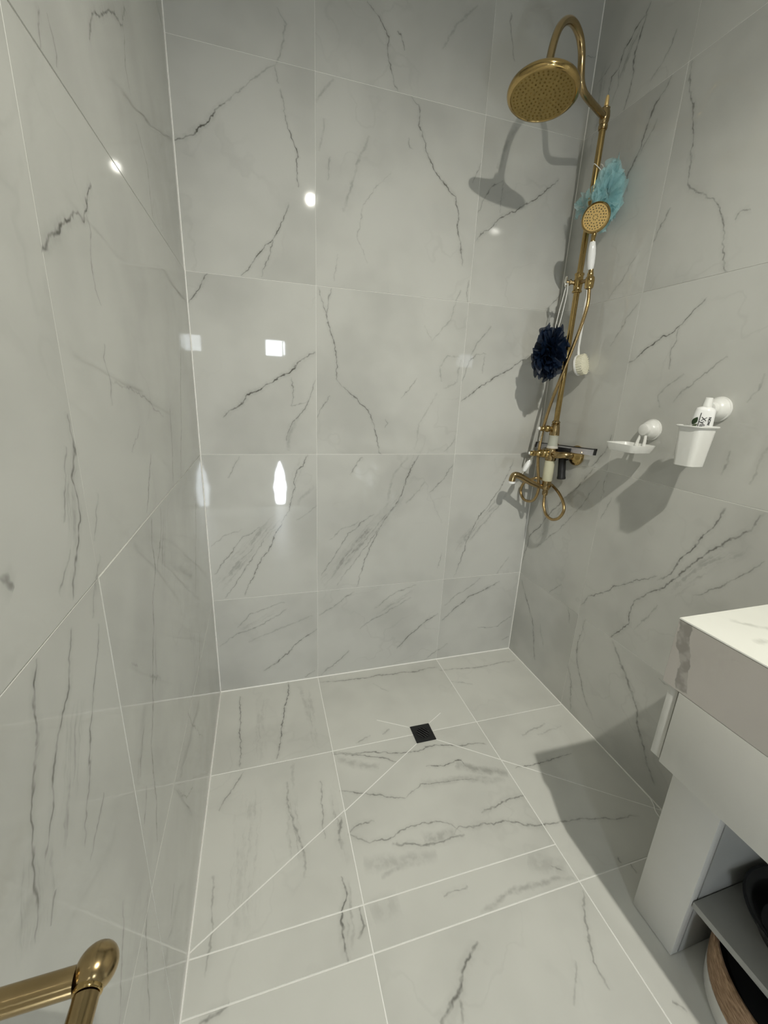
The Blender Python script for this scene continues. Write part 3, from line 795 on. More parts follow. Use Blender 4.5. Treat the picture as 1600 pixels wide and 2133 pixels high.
bm = bmesh.new(); lathe(bm, (dx, dy, 0.0005), (0, 0, 1), [(0, 0.0283), (0.0006, 0.0283)], 32); link("sump", bm, BGLOSS, fd)
bm = bmesh.new(); lathe(bm, (dx, dy, 0.0012), (0, 0, 1), [(0.0, 0.0280), (0.0024, 0.0280), (0.0028, 0.0270), (0.0028, 0.0245), (0.0, 0.0243)], 40, caps=False); link("grate_ring", bm, BMETAL, fd)
dd = Vector((0.60, -0.80, 0)); pp = Vector((0.80, 0.60, 0))
for k in range(-2, 3):
    c = Vector((dx, dy, 0.0028)) + pp * k * 0.0098; hl = math.sqrt(max(0.0246 ** 2 - (k * 0.0098) ** 2, 0))
    bm = bmesh.new(); tube(bm, [c - dd * hl, c + dd * hl], 0.0021, 8); link("grate_bar", bm, simple("glint_lightened_metal", (0.10, 0.10, 0.105), 0.25, 0.8, var=0.2), fd)  # glints on the bars put into a lighter metal colour

# ---------------------------------------------------------------- shower column
sc = thing("rain_shower", "brass exposed shower with large round overhead rose and wall mixer in the corner", "shower", (RX, RY, 0.9))
Z = Vector((0, 0, 1))
bm = bmesh.new(); tube(bm, [(RX, RY, 1.195), (RX, RY, 2.20)], 0.0108, 20); link("riser_pipe", bm, BRASS, sc)
bm = bmesh.new(); lathe(bm, (RX, RY, 2.185), Z, [(0, 0.0135), (0.004, 0.0150), (0.012, 0.0150), (0.015, 0.0125), (0.022, 0.0155), (0.036, 0.0170), (0.050, 0.0155), (0.056, 0.0130), (0.060, 0.0140), (0.064, 0.0100)], 24); link("elbow_joint", bm, BRASSD, sc)
bm = bmesh.new(); lathe(bm, (RX, RY, 2.245), Z, [(0, 0.0052), (0.008, 0.0070), (0.026, 0.0058), (0.034, 0.0045), (0.037, 0.001)], 16); link("finial", bm, BRASSH, sc)
AU = Vector((1.021 - RX, -0.347 - RY, 0)).normalized()
def arm_pt(s, z): return Vector((RX, RY, 0)) + AU * s + Vector((0, 0, z))
bm = bmesh.new()
tube(bm, [arm_pt(s, z) for s, z in ((0.0, 2.22), (0.06, 2.22), (0.12, 2.22), (0.163, 2.2235), (0.188, 2.240), (0.199, 2.268), (0.208, 2.300), (0.228, 2.325), (0.259, 2.337), (0.290, 2.336), (0.319, 2.323), (0.343, 2.301), (0.359, 2.275), (0.371, 2.240), (0.380, 2.195), (0.384, 2.168))], 0.0108, 18, 6)
link("gooseneck_arm", bm, BRASSD, sc)
# overhead rose
HC = Vector((1.0255, -0.3455, 2.120)); HN = Vector((-0.10, -0.11, -1.0)).normalized()
head = None
bm = bmesh.new()
lathe(bm, HC, -HN, [(0.0035, 0.086), (0.0, 0.0885), (0.001, 0.0935), (0.006, 0.0985), (0.012, 0.1000), (0.018, 0.0985), (0.0225, 0.0935), (0.027, 0.075), (0.033, 0.050), (0.040, 0.028), (0.046, 0.020), (0.056, 0.017), (0.060, 0.012)], 64, caps=False)
head = link("overhead_rose", bm, BRASS, sc)
bm = bmesh.new(); lathe(bm, HC, -HN, [(0.0018, 0.087), (0.0035, 0.0872)], 64); link("spray_face", bm, BRASSF, head)
a_, u_, v_ = frame_of(HN)
bm = bmesh.new()
for ring, cnt in ((0.012, 6), (0.0235, 12), (0.035, 18), (0.0465, 24), (0.058, 30), (0.0695, 36), (0.079, 40)):
    for k in range(cnt):
        an = 2 * math.pi * (k + 0.3 * (cnt % 4)) / cnt
        c = HC + HN * (-0.0018) + (u_ * math.cos(an) + v_ * math.sin(an)) * ring
        lathe(bm, c, HN, [(0.0, 0.0026), (0.0018, 0.0021), (0.0030, 0.0012)], 6)
nz = link("nozzles", bm, BRASSF, head); nz['kind'] = 'stuff'
# slide bracket and hand-shower holder
SZ = 1.717
bm = bmesh.new(); lathe(bm, (RX, RY, SZ - 0.034), Z, [(0, 0.0118), (0.0, 0.0165), (0.005, 0.0178), (0.009, 0.0150), (0.018, 0.0155), (0.034, 0.0170), (0.048, 0.0155), (0.056, 0.0150), (0.060, 0.0175), (0.065, 0.0165), (0.065, 0.0118)], 24, caps=False); link("slide_sleeve", bm, BRASS, sc)
bm = bmesh.new(); lathe(bm, (RX - 0.012, RY + 0.006, SZ), (-0.9, 0.42, 0.1), [(0, 0.007), (0.012, 0.007), (0.014, 0.011), (0.018, 0.011), (0.020, 0.005), (0.034, 0.005)], 16)
kb = link("clamp_knob", bm, BRASSD, sc)
bm = bmesh.new(); tube(bm, [(RX - 0.041, RY + 0.017, SZ + 0.020), (RX - 0.043, RY + 0.018, SZ + 0.003), (RX - 0.040, RY + 0.017, SZ - 0.014)], [0.0042, 0.0055, 0.0035], 10); link("knob_wing", bm, CHROME, kb)
HB = Vector((1.365, -0.2566, 1.700))
bm = bmesh.new(); tube(bm, [(RX, RY - 0.012, SZ), (1.372, -0.215, SZ - 0.004), (1.367, -0.244, 1.710)], [0.008, 0.0065, 0.0075], 12, 0); link("holder_arm", bm, BRASSD, sc)
bm = bmesh.new(); lathe(bm, HB + Vector((0, 0, -0.020)), (-0.02, 0.0, 1), [(0, 0.0095), (0.0, 0.0125), (0.006, 0.0150), (0.024, 0.0160), (0.036, 0.0150), (0.040, 0.0115), (0.040, 0.0085)], 20, caps=False); link("handset_cradle", bm, BRASS, sc)
# mixer body
bm = bmesh.new(); lathe(bm, (RX, RY, 0), Z, [(1.152, 0.0205), (1.156, 0.0200), (1.168, 0.0195), (1.185, 0.0180), (1.192, 0.0160), (1.196, 0.0175), (1.199, 0.0140), (1.203, 0.0172), (1.208, 0.0150), (1.212, 0.0112)], 28); link("upper_collar", bm, BRASSD, sc)
bm = bmesh.new(); lathe(bm, (RX, RY, 0), Z, [(1.108, 0.0200), (1.150, 0.0196), (1.1525, 0.0205)], 28); link("upper_sleeve", bm, simple("pale_porcelain", (0.50, 0.51, 0.44), 0.2, var=0.08), sc)
bm = bmesh.new(); lathe(bm, (RX, RY, 0), Z, [(1.097, 0.0225), (1.102, 0.0232), (1.109, 0.0205)], 28); link("glint_ring", bm, simple("painted_ring_glint", (0.62, 0.60, 0.54), 0.15, var=0.05), sc)  # slight glint on the ring painted as an all-round pale colour
bm = bmesh.new(); lathe(bm, (RX, RY, 0), Z, [(1.047, 0.0205), (1.050, 0.0225), (1.056, 0.0225), (1.064, 0.0250), (1.075, 0.0268), (1.087, 0.0255), (1.095, 0.0230), (1.099, 0.0235)], 32); link("mixer_body", bm, BRASSD, sc)
bm = bmesh.new(); lathe(bm, (RX, RY, 0), Z, [(0.957, 0.0185), (0.962, 0.0205), (1.000, 0.0212), (1.044, 0.0206), (1.049, 0.0195)], 28); link("lower_sleeve", bm, CREAM, sc)
bm = bmesh.new(); lathe(bm, (RX, RY, 0), Z, [(0.896, 0.0095), (0.900, 0.0115), (0.914, 0.0120), (0.918, 0.0105), (0.921, 0.0140), (0.932, 0.0190), (0.944, 0.0198), (0.953, 0.0185), (0.960, 0.0205)], 28); link("outlet_cone", bm, BRASSD, sc)
# diverter knob with lever (upper) and main handle
bm = bmesh.new(); lathe(bm, (RX - 0.014, RY, 1.178), (-1, 0.05, 0), [(0, 0.0085), (0.010, 0.0085), (0.014, 0.0120), (0.022, 0.0142), (0.030, 0.0120), (0.034, 0.0075), (0.040, 0.0105), (0.046, 0.0105), (0.050, 0.0080), (0.054, 0.0095), (0.057, 0.0070)], 20)
dk = link("diverter_knob", bm, BRASS, sc)
bm = bmesh.new(); ellipsoid(bm, (RX - 0.075, RY + 0.003, 1.178), (0.0055, 0.0075, 0.0075), 14, 8); link("porcelain_button", bm, PORC, dk)
bm = bmesh.new(); tube(bm, [(RX - 0.062, RY, 1.168), (RX - 0.064, RY, 1.152), (RX - 0.066, RY, 1.138), (RX - 0.067, RY, 1.128)], [0.0035, 0.0030, 0.0042, 0.0025], 10); link("diverter_lever", bm, CHROME, dk)
bm = bmesh.new(); lathe(bm, (RX - 0.018, RY + 0.002, 1.076), (-1, 0.07, 0.01), [(0, 0.0160), (0.006, 0.0185), (0.012, 0.0150), (0.015, 0.0180), (0.022, 0.0170), (0.027, 0.0125), (0.031, 0.0165), (0.040, 0.0160), (0.048, 0.0120), (0.054, 0.0085), (0.058, 0.0120), (0.064, 0.0120), (0.068, 0.0080), (0.072, 0.0105), (0.078, 0.0100), (0.082, 0.0070)], 24)
mk = link("mixer_handle", bm, BRASS, sc)
bm = bmesh.new(); ellipsoid(bm, (RX - 0.101, RY + 0.008, 1.077), (0.003, 0.006, 0.006), 12, 8); link("porcelain_button", bm, PORC, mk)
bm = bmesh.new(); tube(bm, [(1.298, -0.170, 1.064), (1.2890, -0.169, 1.0490), (1.2845, -0.169, 1.0425)], [0.0035, 0.0030, 0.0040], 10); link("lever_stem", bm, CHROME, mk)
bm = bmesh.new(); lathe(bm, (1.2862, -0.169, 1.0440), (-0.435, 0, -0.9), [(0, 0.0055), (0.006, 0.0090), (0.018, 0.0105), (0.032, 0.0098), (0.044, 0.0075), (0.049, 0.0045)], 20); link("porcelain_lever", bm, PORC, mk)
bm = bmesh.new(); lathe(bm, (1.2652, -0.169, 1.0005), (-0.435, 0, -0.9), [(0, 0.0045), (0.006, 0.0050), (0.010, 0.0035), (0.014, 0.0010)], 12); link("lever_tip", bm, CHROME, mk)
# wall unions and flanges
for sgn, yw in ((-1, -0.250), (1, -0.106)):
    bm = bmesh.new(); tube(bm, [(RX - 0.003, RY + sgn * 0.010, 1.076), (RX - 0.004, RY + sgn * 0.030, 1.076), (RX + 0.002, RY + sgn * 0.050, 1.077), (RX + 0.018, RY + sgn * 0.066, 1.079), (RX + 0.040, RY + sgn * 0.072, 1.080), (W - 0.006, yw, 1.081)], 0.0138, 18, 5); link("wall_union", bm, BRASSD, sc)
    bm = bmesh.new(); lathe(bm, (W - 0.0002, yw, 1.079), (-1, 0, 0), [(0, 0.040), (0.004, 0.0410), (0.009, 0.0395), (0.015, 0.034), (0.020, 0.026), (0.024, 0.019), (0.028, 0.0160)], 32); link("wall_flange", bm, BRASS, sc)
# bath spout
bm = bmesh.new(); tube(bm, [(1.372, -0.176, 0.930), (1.3480, -0.171, 0.9365), (1.3265, -0.165, 0.9441), (1.2902, -0.155, 0.9615), (1.2618, -0.148, 0.9765), (1.2414, -0.143, 0.9790), (1.2345, -0.1405, 0.9650), (1.2340, -0.140, 0.952)], lambda t: 0.0085 + 0.0055 * math.sin(math.pi * min(1, t * 1.1)) * 0.4 + 0.0055 * t, 18, 6); spt = link("bath_spout", bm, BRASSD, sc)
bm = bmesh.new(); lathe(bm, (1.2340, -0.140, 0.953), (0, 0, -1), [(0, 0.0150), (0.004, 0.0158), (0.009, 0.0150), (0.011, 0.0110)], 20); link("aerator", bm, PORC, spt)

# ---------------------------------------------------------------- hand shower with its hose
hs = thing("hand_shower", "brass hand shower with white porcelain handle and looping brass hose", "hand shower", (1.365, -0.2566, 1.70))
HD = Vector((1.337, -0.2655, 1.894)); HDN = Vector((-0.80, -0.52, -0.10)).normalized()
h0, h1, h2 = Vector((1.3625, -0.2568, 1.722)), Vector((1.359, -0.2568, 1.740)), Vector((1.3505, -0.2556, 1.8265))
bm = bmesh.new(); ax = (h2 - h1); lathe(bm, h1, ax, [(0, 0.0078), (0.004, 0.0098), (0.020, 0.0122), (0.045, 0.0132), (0.068, 0.0120), (0.083, 0.0098), (0.0868, 0.0080)], 24); link("handle", bm, PORC, hs)
bm = bmesh.new(); lathe(bm, h0 + Vector((0, 0, -0.02)), Z, [(0, 0.0075), (0.010, 0.0090), (0.018, 0.0105), (0.026, 0.0105), (0.032, 0.0085), (0.040, 0.0080)], 20); link("lower_ferrule", bm, BRASS, hs)
bm = bmesh.new(); tube(bm, [h2, h2 + Vector((-0.001, -0.001, 0.008)), h2 + Vector((-0.0015, -0.002, 0.018)), h2 + Vector((0.002, -0.001, 0.034)), HD - HDN * 0.017 + Vector((0, 0, -0.02)), HD - HDN * 0.016], [0.0085, 0.0065, 0.0085, 0.0062, 0.0085, 0.010], 16); link("neck", bm, BRASS, hs)
bm = bmesh.new(); lathe(bm, HD, -HDN, [(0.002, 0.0380), (-0.001, 0.0400), (0.000, 0.0440), (0.004, 0.0465), (0.009, 0.0455), (0.015, 0.036), (0.020, 0.020), (0.022, 0.004)], 48, caps=False); hh = link("spray_head", bm, BRASS, hs)
bm = bmesh.new(); lathe(bm, HD, -HDN, [(-0.0002, 0.0395), (0.003, 0.0395)], 48); link("spray_face", bm, BRASSH, hh)
a_, u_, v_ = frame_of(HDN)
bm = bmesh.new()
for ring, cnt, rr in ((0.0075, 8, 0.0018), (0.0175, 12, 0.0020), (0.0260, 18, 0.0022), (0.0335, 24, 0.0020)):
    for k in range(cnt):
        an = 2 * math.pi * (k + 0.25 * cnt) / cnt
        c = HD + HDN * 0.0001 + (u_ * math.cos(an) + v_ * math.sin(an)) * ring
        lathe(bm, c, HDN, [(0, rr), (0.0004, rr * 0.9)], 6)
nz = link("spray_holes", bm, DARK, hh); nz['kind'] = 'stuff'
HOSE = [(1.3650, -0.2572, 1.6850), (1.365, -0.2615, 1.6690), (1.36, -0.2707, 1.6253), (1.355, -0.2634, 1.5624), (1.35, -0.2448, 1.4902), (1.348, -0.2187, 1.4148), (1.350, -0.1892, 1.3441), (1.354, -0.1603, 1.2749), (1.352, -0.1442, 1.2045), (1.345, -0.1450, 1.1408), (1.337, -0.1520, 1.0715), (1.345, -0.1528, 1.0099), (1.350, -0.1614, 0.9593), (1.354, -0.1651, 0.9134), (1.360, -0.1396, 0.8679), (1.364, -0.0988, 0.8481), (1.364, -0.0536, 0.8497), (1.365, -0.0281, 0.88), (1.366, -0.0421, 0.9198), (1.375, -0.0859, 0.9473), (1.395, -0.1016, 0.9546), (1.412, -0.1203, 0.9473), (1.412, -0.1713, 0.9395), (1.398, -0.2381, 0.9225), (1.384, -0.2893, 0.8973), (1.376, -0.3118, 0.8655), (1.372, -0.2953, 0.8299), (1.370, -0.26, 0.8127), (1.371, -0.2207, 0.8196), (1.374, -0.1915, 0.8495), (1.378, -0.1815, 0.8791), (1.38, -0.1785, 0.8990)]
bm = bmesh.new(); tube(bm, HOSE, 0.0062, 12, 7); link("hose", bm, simple("brass_hose", (0.46, 0.33, 0.16), 0.24, 1.0, bump=0.25, bump_scale=700, var=0.1), hs)

# ---------------------------------------------------------------- ruffled sponges
def ruffle(bm, c, R, n, rnd, spread=1.0):
    """n crumpled net ribbons around c, R = radii of the puff"""
    for k in range(n):
        ax = Vector((rnd.gauss(0, 1), rnd.gauss(0, 1), rnd.gauss(0, 1))).normalized()
        a, u, v = frame_of(ax)
        arc = rnd.uniform(1.6, 3.4); st = rnd.uniform(0, 6.28); fr = rnd.uniform(5, 9); ph = rnd.uniform(0, 6.28)
        rin = rnd.uniform(0.15, 0.45); rout = rnd.uniform(0.78, 1.08); lift = rnd.uniform(-0.45, 0.45)
        NT, NS = 34, 4; grid = []
        for i in range(NT + 1):
            t = i / NT; an = st + arc * t; row = []
            for j in range(NS + 1):
                s = j / NS
                rad = rin + (rout - rin) * s * (1 + 0.10 * math.sin(fr * 1.7 * an + ph))
                off = lift * s + 0.20 * s * math.sin(fr * an + ph) + 0.08 * s * math.sin(2.3 * fr * an)
                p = (u * math.cos(an) + v * math.sin(an)) * rad + a * off
                row.append(bm.verts.new(Vector((c[0] + p.x * R[0], c[1] + p.y * R[1], c[2] + p.z * R[2]))))
            grid.append(row)
        for i in range(NT):
            for j in range(NS):
                bm.faces.new((grid[i][j], grid[i + 1][j], grid[i + 1][j + 1], grid[i][j + 1]))
rnd = random.Random(5)
tl = thing("bath_puff", "teal mesh bath puff hanging behind the shower riser", "bath puff", (1.398, -0.226, 1.985))
bm = bmesh.new(); ruffle(bm, (1.397, -0.228, 1.975), (0.042, 0.070, 0.098), 30, rnd); link("netting", bm, TEAL, tl, auto=False, recalc=False)
bm = bmesh.new(); ruffle(bm, (1.408, -0.110, 1.985), (0.030, 0.070, 0.048), 6, rnd); link("loose_netting", bm, TEAL, tl, auto=False, recalc=False)
bm = bmesh.new(); tube(bm, [(1.400, -0.215, 2.03), (1.395, -0.195, 2.075), (RX + 0.013, RY, 2.09), (RX, RY + 0.013, 2.088), (RX - 0.013, RY - 0.004, 2.085), (1.385, -0.200, 2.06), (1.398, -0.215, 2.03)], 0.0013, 6, 4); link("cord", bm, CORD, tl)
nv = thing("bath_puff", "dark navy mesh bath puff hung by white cord from the slide bracket", "bath puff", (1.285, -0.205, 1.60))
bm = bmesh.new(); ruffle(bm, (1.290, -0.192, 1.470), (0.058, 0.060, 0.098), 46, rnd); link("netting", bm, NAVY, nv, auto=False, recalc=False)
KN = Vector((RX - 0.036, RY + 0.015, SZ + 0.004))
bm = bmesh.new(); tube(bm, [KN + Vector((0, 0.003, -0.006)), KN + Vector((-0.006, 0.004, -0.05)), (1.308, -0.180, 1.57), (1.300, -0.188, 1.52)], 0.0014, 6, 4); link("cord", bm, CORD, nv)
bm = bmesh.new(); tube(bm, [KN + Vector((0, -0.003, -0.006)), KN + Vector((0.000, -0.006, -0.05)), (1.316, -0.190, 1.57), (1.303, -0.190, 1.52)], 0.0014, 6, 4); link("cord", bm, CORD, nv)

# ---------------------------------------------------------------- bath brush
bb = thing("bath_brush", "white long-handled bath brush with cream bristles hanging behind the hose", "brush", (1.405, -0.225, 1.43))
bm = bmesh.new(); tube(bm, [(1.405, -0.200, 1.700), (1.404, -0.206, 1.66), (1.400, -0.2120, 1.6129), (1.398, -0.2150, 1.5463), (1.397, -0.2160, 1.4900), (1.399, -0.2180, 1.462), (1.402, -0.2220, 1.450)], [0.0045, 0.0050, 0.0055, 0.0048, 0.0046, 0.0060, 0.0085], 12); link("handle", bm, PLAST, bb)
BA = Vector((0.42, -0.88, 0.20)).normalized(); BC = Vector((1.400, -0.212, 1.422))
bm = bmesh.new(); lathe(bm, BC, BA, [(0, 0.020), (0.003, 0.034), (0.008, 0.0385), (0.013, 0.0385), (0.015, 0.036)], 32); link("brush_head", bm, PLAST, bb)
bm = bmesh.new(); lathe(bm, BC + BA * 0.014, BA, [(0, 0.0345), (0.012, 0.0375), (0.021, 0.0365), (0.023, 0.030)], 32); br = link("bristle_pad", bm, BRIST, bb)
bm = bmesh.new(); a_, u_, v_ = frame_of(BA)
for ring, cnt in ((0.010, 6), (0.020, 12), (0.030, 20), (0.0365, 26)):
    for k in range(cnt):
        an = 2 * math.pi * k / cnt; c = BC + BA * 0.016 + (u_ * math.cos(an) + v_ * math.sin(an)) * ring
        lathe(bm, c, BA, [(0, 0.0016), (0.022, 0.0022)], 5)
bt = link("bristles", bm, BRIST, bb); bt['kind'] = 'stuff'

# ---------------------------------------------------------------- squeegee
sq = thing("shower_squeegee", "black handled squeegee with clear wide blade behind the mixer", "squeegee", (1.425, -0.19, 1.1))
s0, s1 = Vector((1.420, -0.0158, 1.1005)), Vector((1.420, -0.3763, 1.1195))
sd = (s1 - s0).normalized(); up = Vector((0.10, 0, 1)).normalized(); fw = Vector((-1, 0, 0.1)).normalized()
def slab(bm, a, c, z0, z1, th):
    P = []
    for q in (a, c):
        P.append([q + up * z0 - fw * th, q + up * z1 - fw * th, q + up * z1 + fw * th, q + up * z0 + fw * th])
    loft(bm, P)
bm = bmesh.new(); slab(bm, s0 + sd * 0.004, s1 - sd * 0.004, -0.022, 0.002, 0.0012); link("blade", bm, CLEAR, sq, smooth=False)
bm = bmesh.new(); slab(bm, s0, s1, 0.0, 0.0036, 0.0022); link("top_rail", bm, BLACK, sq, smooth=False)
for q, sg in ((s0, 1), (s1, -1)):
    bm = bmesh.new(); slab(bm, q, q + sd * sg * 0.009, -0.020, 0.0045, 0.0032); link("end_cap", bm, BLACK, sq, smooth=False)
mid = (s0 + s1) / 2
bm = bmesh.new(); slab(bm, mid - sd * 0.035, mid + sd * 0.050, -0.026, -0.006, 0.007); link("clamp", bm, BLACK, sq, smooth=False)
bm = bmesh.new(); lathe(bm, (1.421, -0.196, 1.085), (0.0, -0.16, -1), [(0, 0.010), (0.010, 0.0145), (0.050, 0.0150), (0.098, 0.0155), (0.106, 0.0175), (0.112, 0.0170), (0.114, 0.010)], 24); link("handle", bm, BLACK, sq)
bm = bmesh.new(); lathe(bm, (W - 0.0003, -0.196, 1.062), (-1, 0, 0), [(0, 0.012), (0.004, 0.012), (0.006, 0.006), (0.018, 0.005)], 16); link("wall_hook", bm, BLACK, sq)

# ---------------------------------------------------------------- suction mounts
def suction(par, y, z, r=0.034, proj=0.040):
    bm = bmesh.new(); lathe(bm, (W - 0.0003, y, z), (-1, 0, 0), [(0, r), (0.002, r * 1.02), (0.006, r * 1.0), (0.007, r * 0.93), (0.014, r * 0.90), (0.022, r * 0.80), (0.027, r * 0.68), (0.029, r * 0.58), (proj - 0.001, r * 0.53), (proj, r * 0.48)], 36); return link("suction_cup", bm, PLAST, par)
sd_ = thing("soap_dish", "white plastic soap dish on a suction mount beside the mixer", "soap dish", (1.37, -0.567, 1.16))
suction(sd_, -0.566, 1.214)
for s in (-1, 1):
    bm = bmesh.new(); tube(bm, [(1.413, -0.566 + s * 0.010, 1.196), (1.411, -0.566 + s * 0.013, 1.178), (1.408, -0.566 + s * 0.014, 1.160)], [0.0042, 0.0048, 0.0055], 8); link("bracket", bm, PLAST, sd_)
DC = Vector((1.3670, -0.567, 0)); 
def dish_loop(hx, hy, r, z): return [(DC.x + x, DC.y + y, z) for x, y in rrect(hx, hy, r, 5)]
bm = bmesh.new(); loft(bm, [dish_loop(0.036, 0.046, 0.016, 1.1440), dish_loop(0.041, 0.053, 0.018, 1.1450), dish_loop(0.047, 0.0615, 0.019, 1.1670), dish_loop(0.047, 0.0615, 0.019, 1.1690), dish_loop(0.0445, 0.059, 0.017, 1.1690), dish_loop(0.039, 0.051, 0.016, 1.1500)]); link("tray", bm, PLAST, sd_)
for k in range(-3, 4):
    boxobj("drain_rib", (DC.x - 0.033, DC.y + k * 0.014 - 0.0015, 1.1495), (DC.x + 0.033, DC.y + k * 0.014 + 0.0015, 1.1540), PLAST, sd_)
cp = thing("toothbrush_cup", "white tapered plastic cup on a suction mount with a tube in it", "cup", (1.352, -0.783, 1.15))
suction(cp, -0.760, 1.290, 0.034, 0.042)
boxobj("bracket", (1.398, -0.775, 1.238), (1.408, -0.745, 1.285), PLAST, cp, 0.003)
CC = Vector((1.350, -0.7835, 0))
def cup_loop(h, r, z, sh=0.0): return [(CC.x + x, CC.y + y + sh, z) for x, y in rrect(h, h * 1.02, r, 6)]
bm = bmesh.new()
loft(bm, [cup_loop(0.0245, 0.012, 1.1365), cup_loop(0.0275, 0.014, 1.1380), cup_loop(0.0290, 0.0145, 1.160), cup_loop(0.0345, 0.017, 1.2405), cup_loop(0.0400, 0.020, 1.2425), cup_loop(0.0405, 0.020, 1.2450), cup_loop(0.0390, 0.019, 1.2462), cup_loop(0.0335, 0.016, 1.2445), cup_loop(0.0270, 0.013, 1.1420)]); link("cup_body", bm, PLAST, cp)

# toothpaste tube, cap up, standing in the cup
tp = thing("toothpaste_tube", "white toothpaste tube with green leaf and black print standing in the cup", "toothpaste", (1.352, -0.79, 1.15))
TB = Vector((1.350, -0.786, 1.1450)); TA = Vector((-0.06, -0.10, 1.0)).normalized()
TW = Vector((0.62, -0.78, 0.0)); TW = (TW - TA * TW.dot(TA)).normalized(); TF = TW.cross(TA)
if TF.dot(Vector((-0.8, -0.6, 0))) < 0: TF = -TF
def tp_loop(h, hw, ht, n=24):
    return [TB + TA * h + TW * (hw * math.copysign(abs(math.cos(a)) ** 0.7, math.cos(a))) + TF * (ht * math.copysign(abs(math.sin(a)) ** 0.9, math.sin(a))) for a in [2 * math.pi * k / n for k in range(n)]]
bm = bmesh.new(); loft(bm, [tp_loop(0.0, 0.029, 0.0015), tp_loop(0.02, 0.0285, 0.006), tp_loop(0.06, 0.0275, 0.0125), tp_loop(0.11, 0.0250, 0.0165), tp_loop(0.143, 0.0225, 0.0185), tp_loop(0.1475, 0.0205, 0.0170), tp_loop(0.152, 0.0110, 0.0105)]); tb = link("tube_body", bm, PORC, tp)
bm = bmesh.new(); lathe(bm, TB + TA * 0.151, TA, [(0, 0.0105), (0.001, 0.0112), (0.022, 0.0088), (0.024, 0.0080), (0.0245, 0.004)], 24); link("cap", bm, PLAST, tp)
def face_pt(x, h, lift=0.0006):
    """point on the printed front of the tube: x across (-1..1 of half width), h along"""
    hh = [(0.0, 0.029, 0.0015), (0.02, 0.0285, 0.006), (0.06, 0.0275, 0.0125), (0.11, 0.025, 0.0165), (0.143, 0.0225, 0.0185), (0.16, 0.0225, 0.0185)]
    for a, c in zip(hh, hh[1:]):
        if h <= c[0]:
            t = (h - a[0]) / (c[0] - a[0]); hw = a[1] + (c[1] - a[1]) * t; ht = a[2] + (c[2] - a[2]) * t; break
    q = min(0.999, abs(x) / hw); ct = q ** (1 / 0.7); st_ = math.sqrt(max(0, 1 - ct * ct)) ** 0.9
    return TB + TA * h + TW * x + TF * (ht * st_ + lift)
def strip(name, x0, x1, h0_, h1_, mat, slant=0.0, n=8):
    bm = bmesh.new(); rows = []
    for k in range(n + 1):
        t = k / n; h = h0_ + (h1_ - h0_) * t; s = slant * t
        rows.append([bm.verts.new(face_pt(x0 + s, h)), bm.verts.new(face_pt((x0 + x1) / 2 + s, h)), bm.verts.new(face_pt(x1 + s, h))])
    for k in range(n):
        for c in range(2): bm.faces.new((rows[k][c], rows[k][c + 1], rows[k + 1][c + 1], rows[k + 1][c]))
    return link(name, bm, mat, tb, smooth=False)
strip("printed_bar", -0.0085, -0.0068, 0.05, 0.138, INK)
def leaf(name, cx, ch, ln, wd, ang, mat, lift):
    bm = bmesh.new(); n = 10
    cols = []
    for c in range(5):
        f = c / 4; col_ = []
        for k in range(n + 1):
            t = k / n; w = wd * math.sin(math.pi * t) ** 0.8 * (1 - 0.25 * t); x = w * (1 - 2 * f); y = ln * (t - 0.5)
            col_.append(bm.verts.new(face_pt(cx + x * math.cos(ang) - y * math.sin(ang), ch + x * math.sin(ang) + y * math.cos(ang), lift)))
        cols.append(col_)
    for c in range(4):
        for k in range(n): bm.faces.new((cols[c][k], cols[c][k + 1], cols[c + 1][k + 1], cols[c + 1][k]))
    return link(name, bm, mat, tb, smooth=False)
leaf("printed_leaf", -0.0165, 0.116, 0.022, 0.0065, -0.35, GREEN, 0.0008)
leaf("printed_leaf", -0.0150, 0.103, 0.016, 0.0042, -0.8, GREEN2, 0.0007)
leaf("printed_leaf", -0.0150, 0.092, 0.022, 0.0030, 0.15, GREEN2, 0.0007)
leaf("printed_stem", -0.0215, 0.099, 0.010, 0.0007, -1.0, INK, 0.0009)
def printed(name, body, size, x, h, mat, bold=0.0):
    cu = bpy.data.curves.new("lettering", 'FONT'); cu.body = body; cu.size = size; cu.offset = bold; cu.resolution_u = 3
    to = bpy.data.objects.new("lettering", cu); COL.objects.link(to)
    me = bpy.data.meshes.new_from_object(to.evaluated_get(bpy.context.evaluated_depsgraph_get()))
    bpy.data.objects.remove(to); bpy.data.curves.remove(cu)
    for v in me.vertices:                       # text runs down the tube
        tx, ty = v.co.x, v.co.y
        v.co = face_pt(x + ty, h - tx, 0.0008)
    me.materials.clear(); me.materials.append(mat)
    o = bpy.data.objects.new(name, me); COL.objects.link(o); o.parent = tb
    return o
bpy.context.view_layer.update()
printed("lettering", "XyliWhite", 0.0165, -0.0040, 0.1285, INK)
printed("brand_lettering", "NOW", 0.0080, 0.0110, 0.1285, INK, 0.0003)

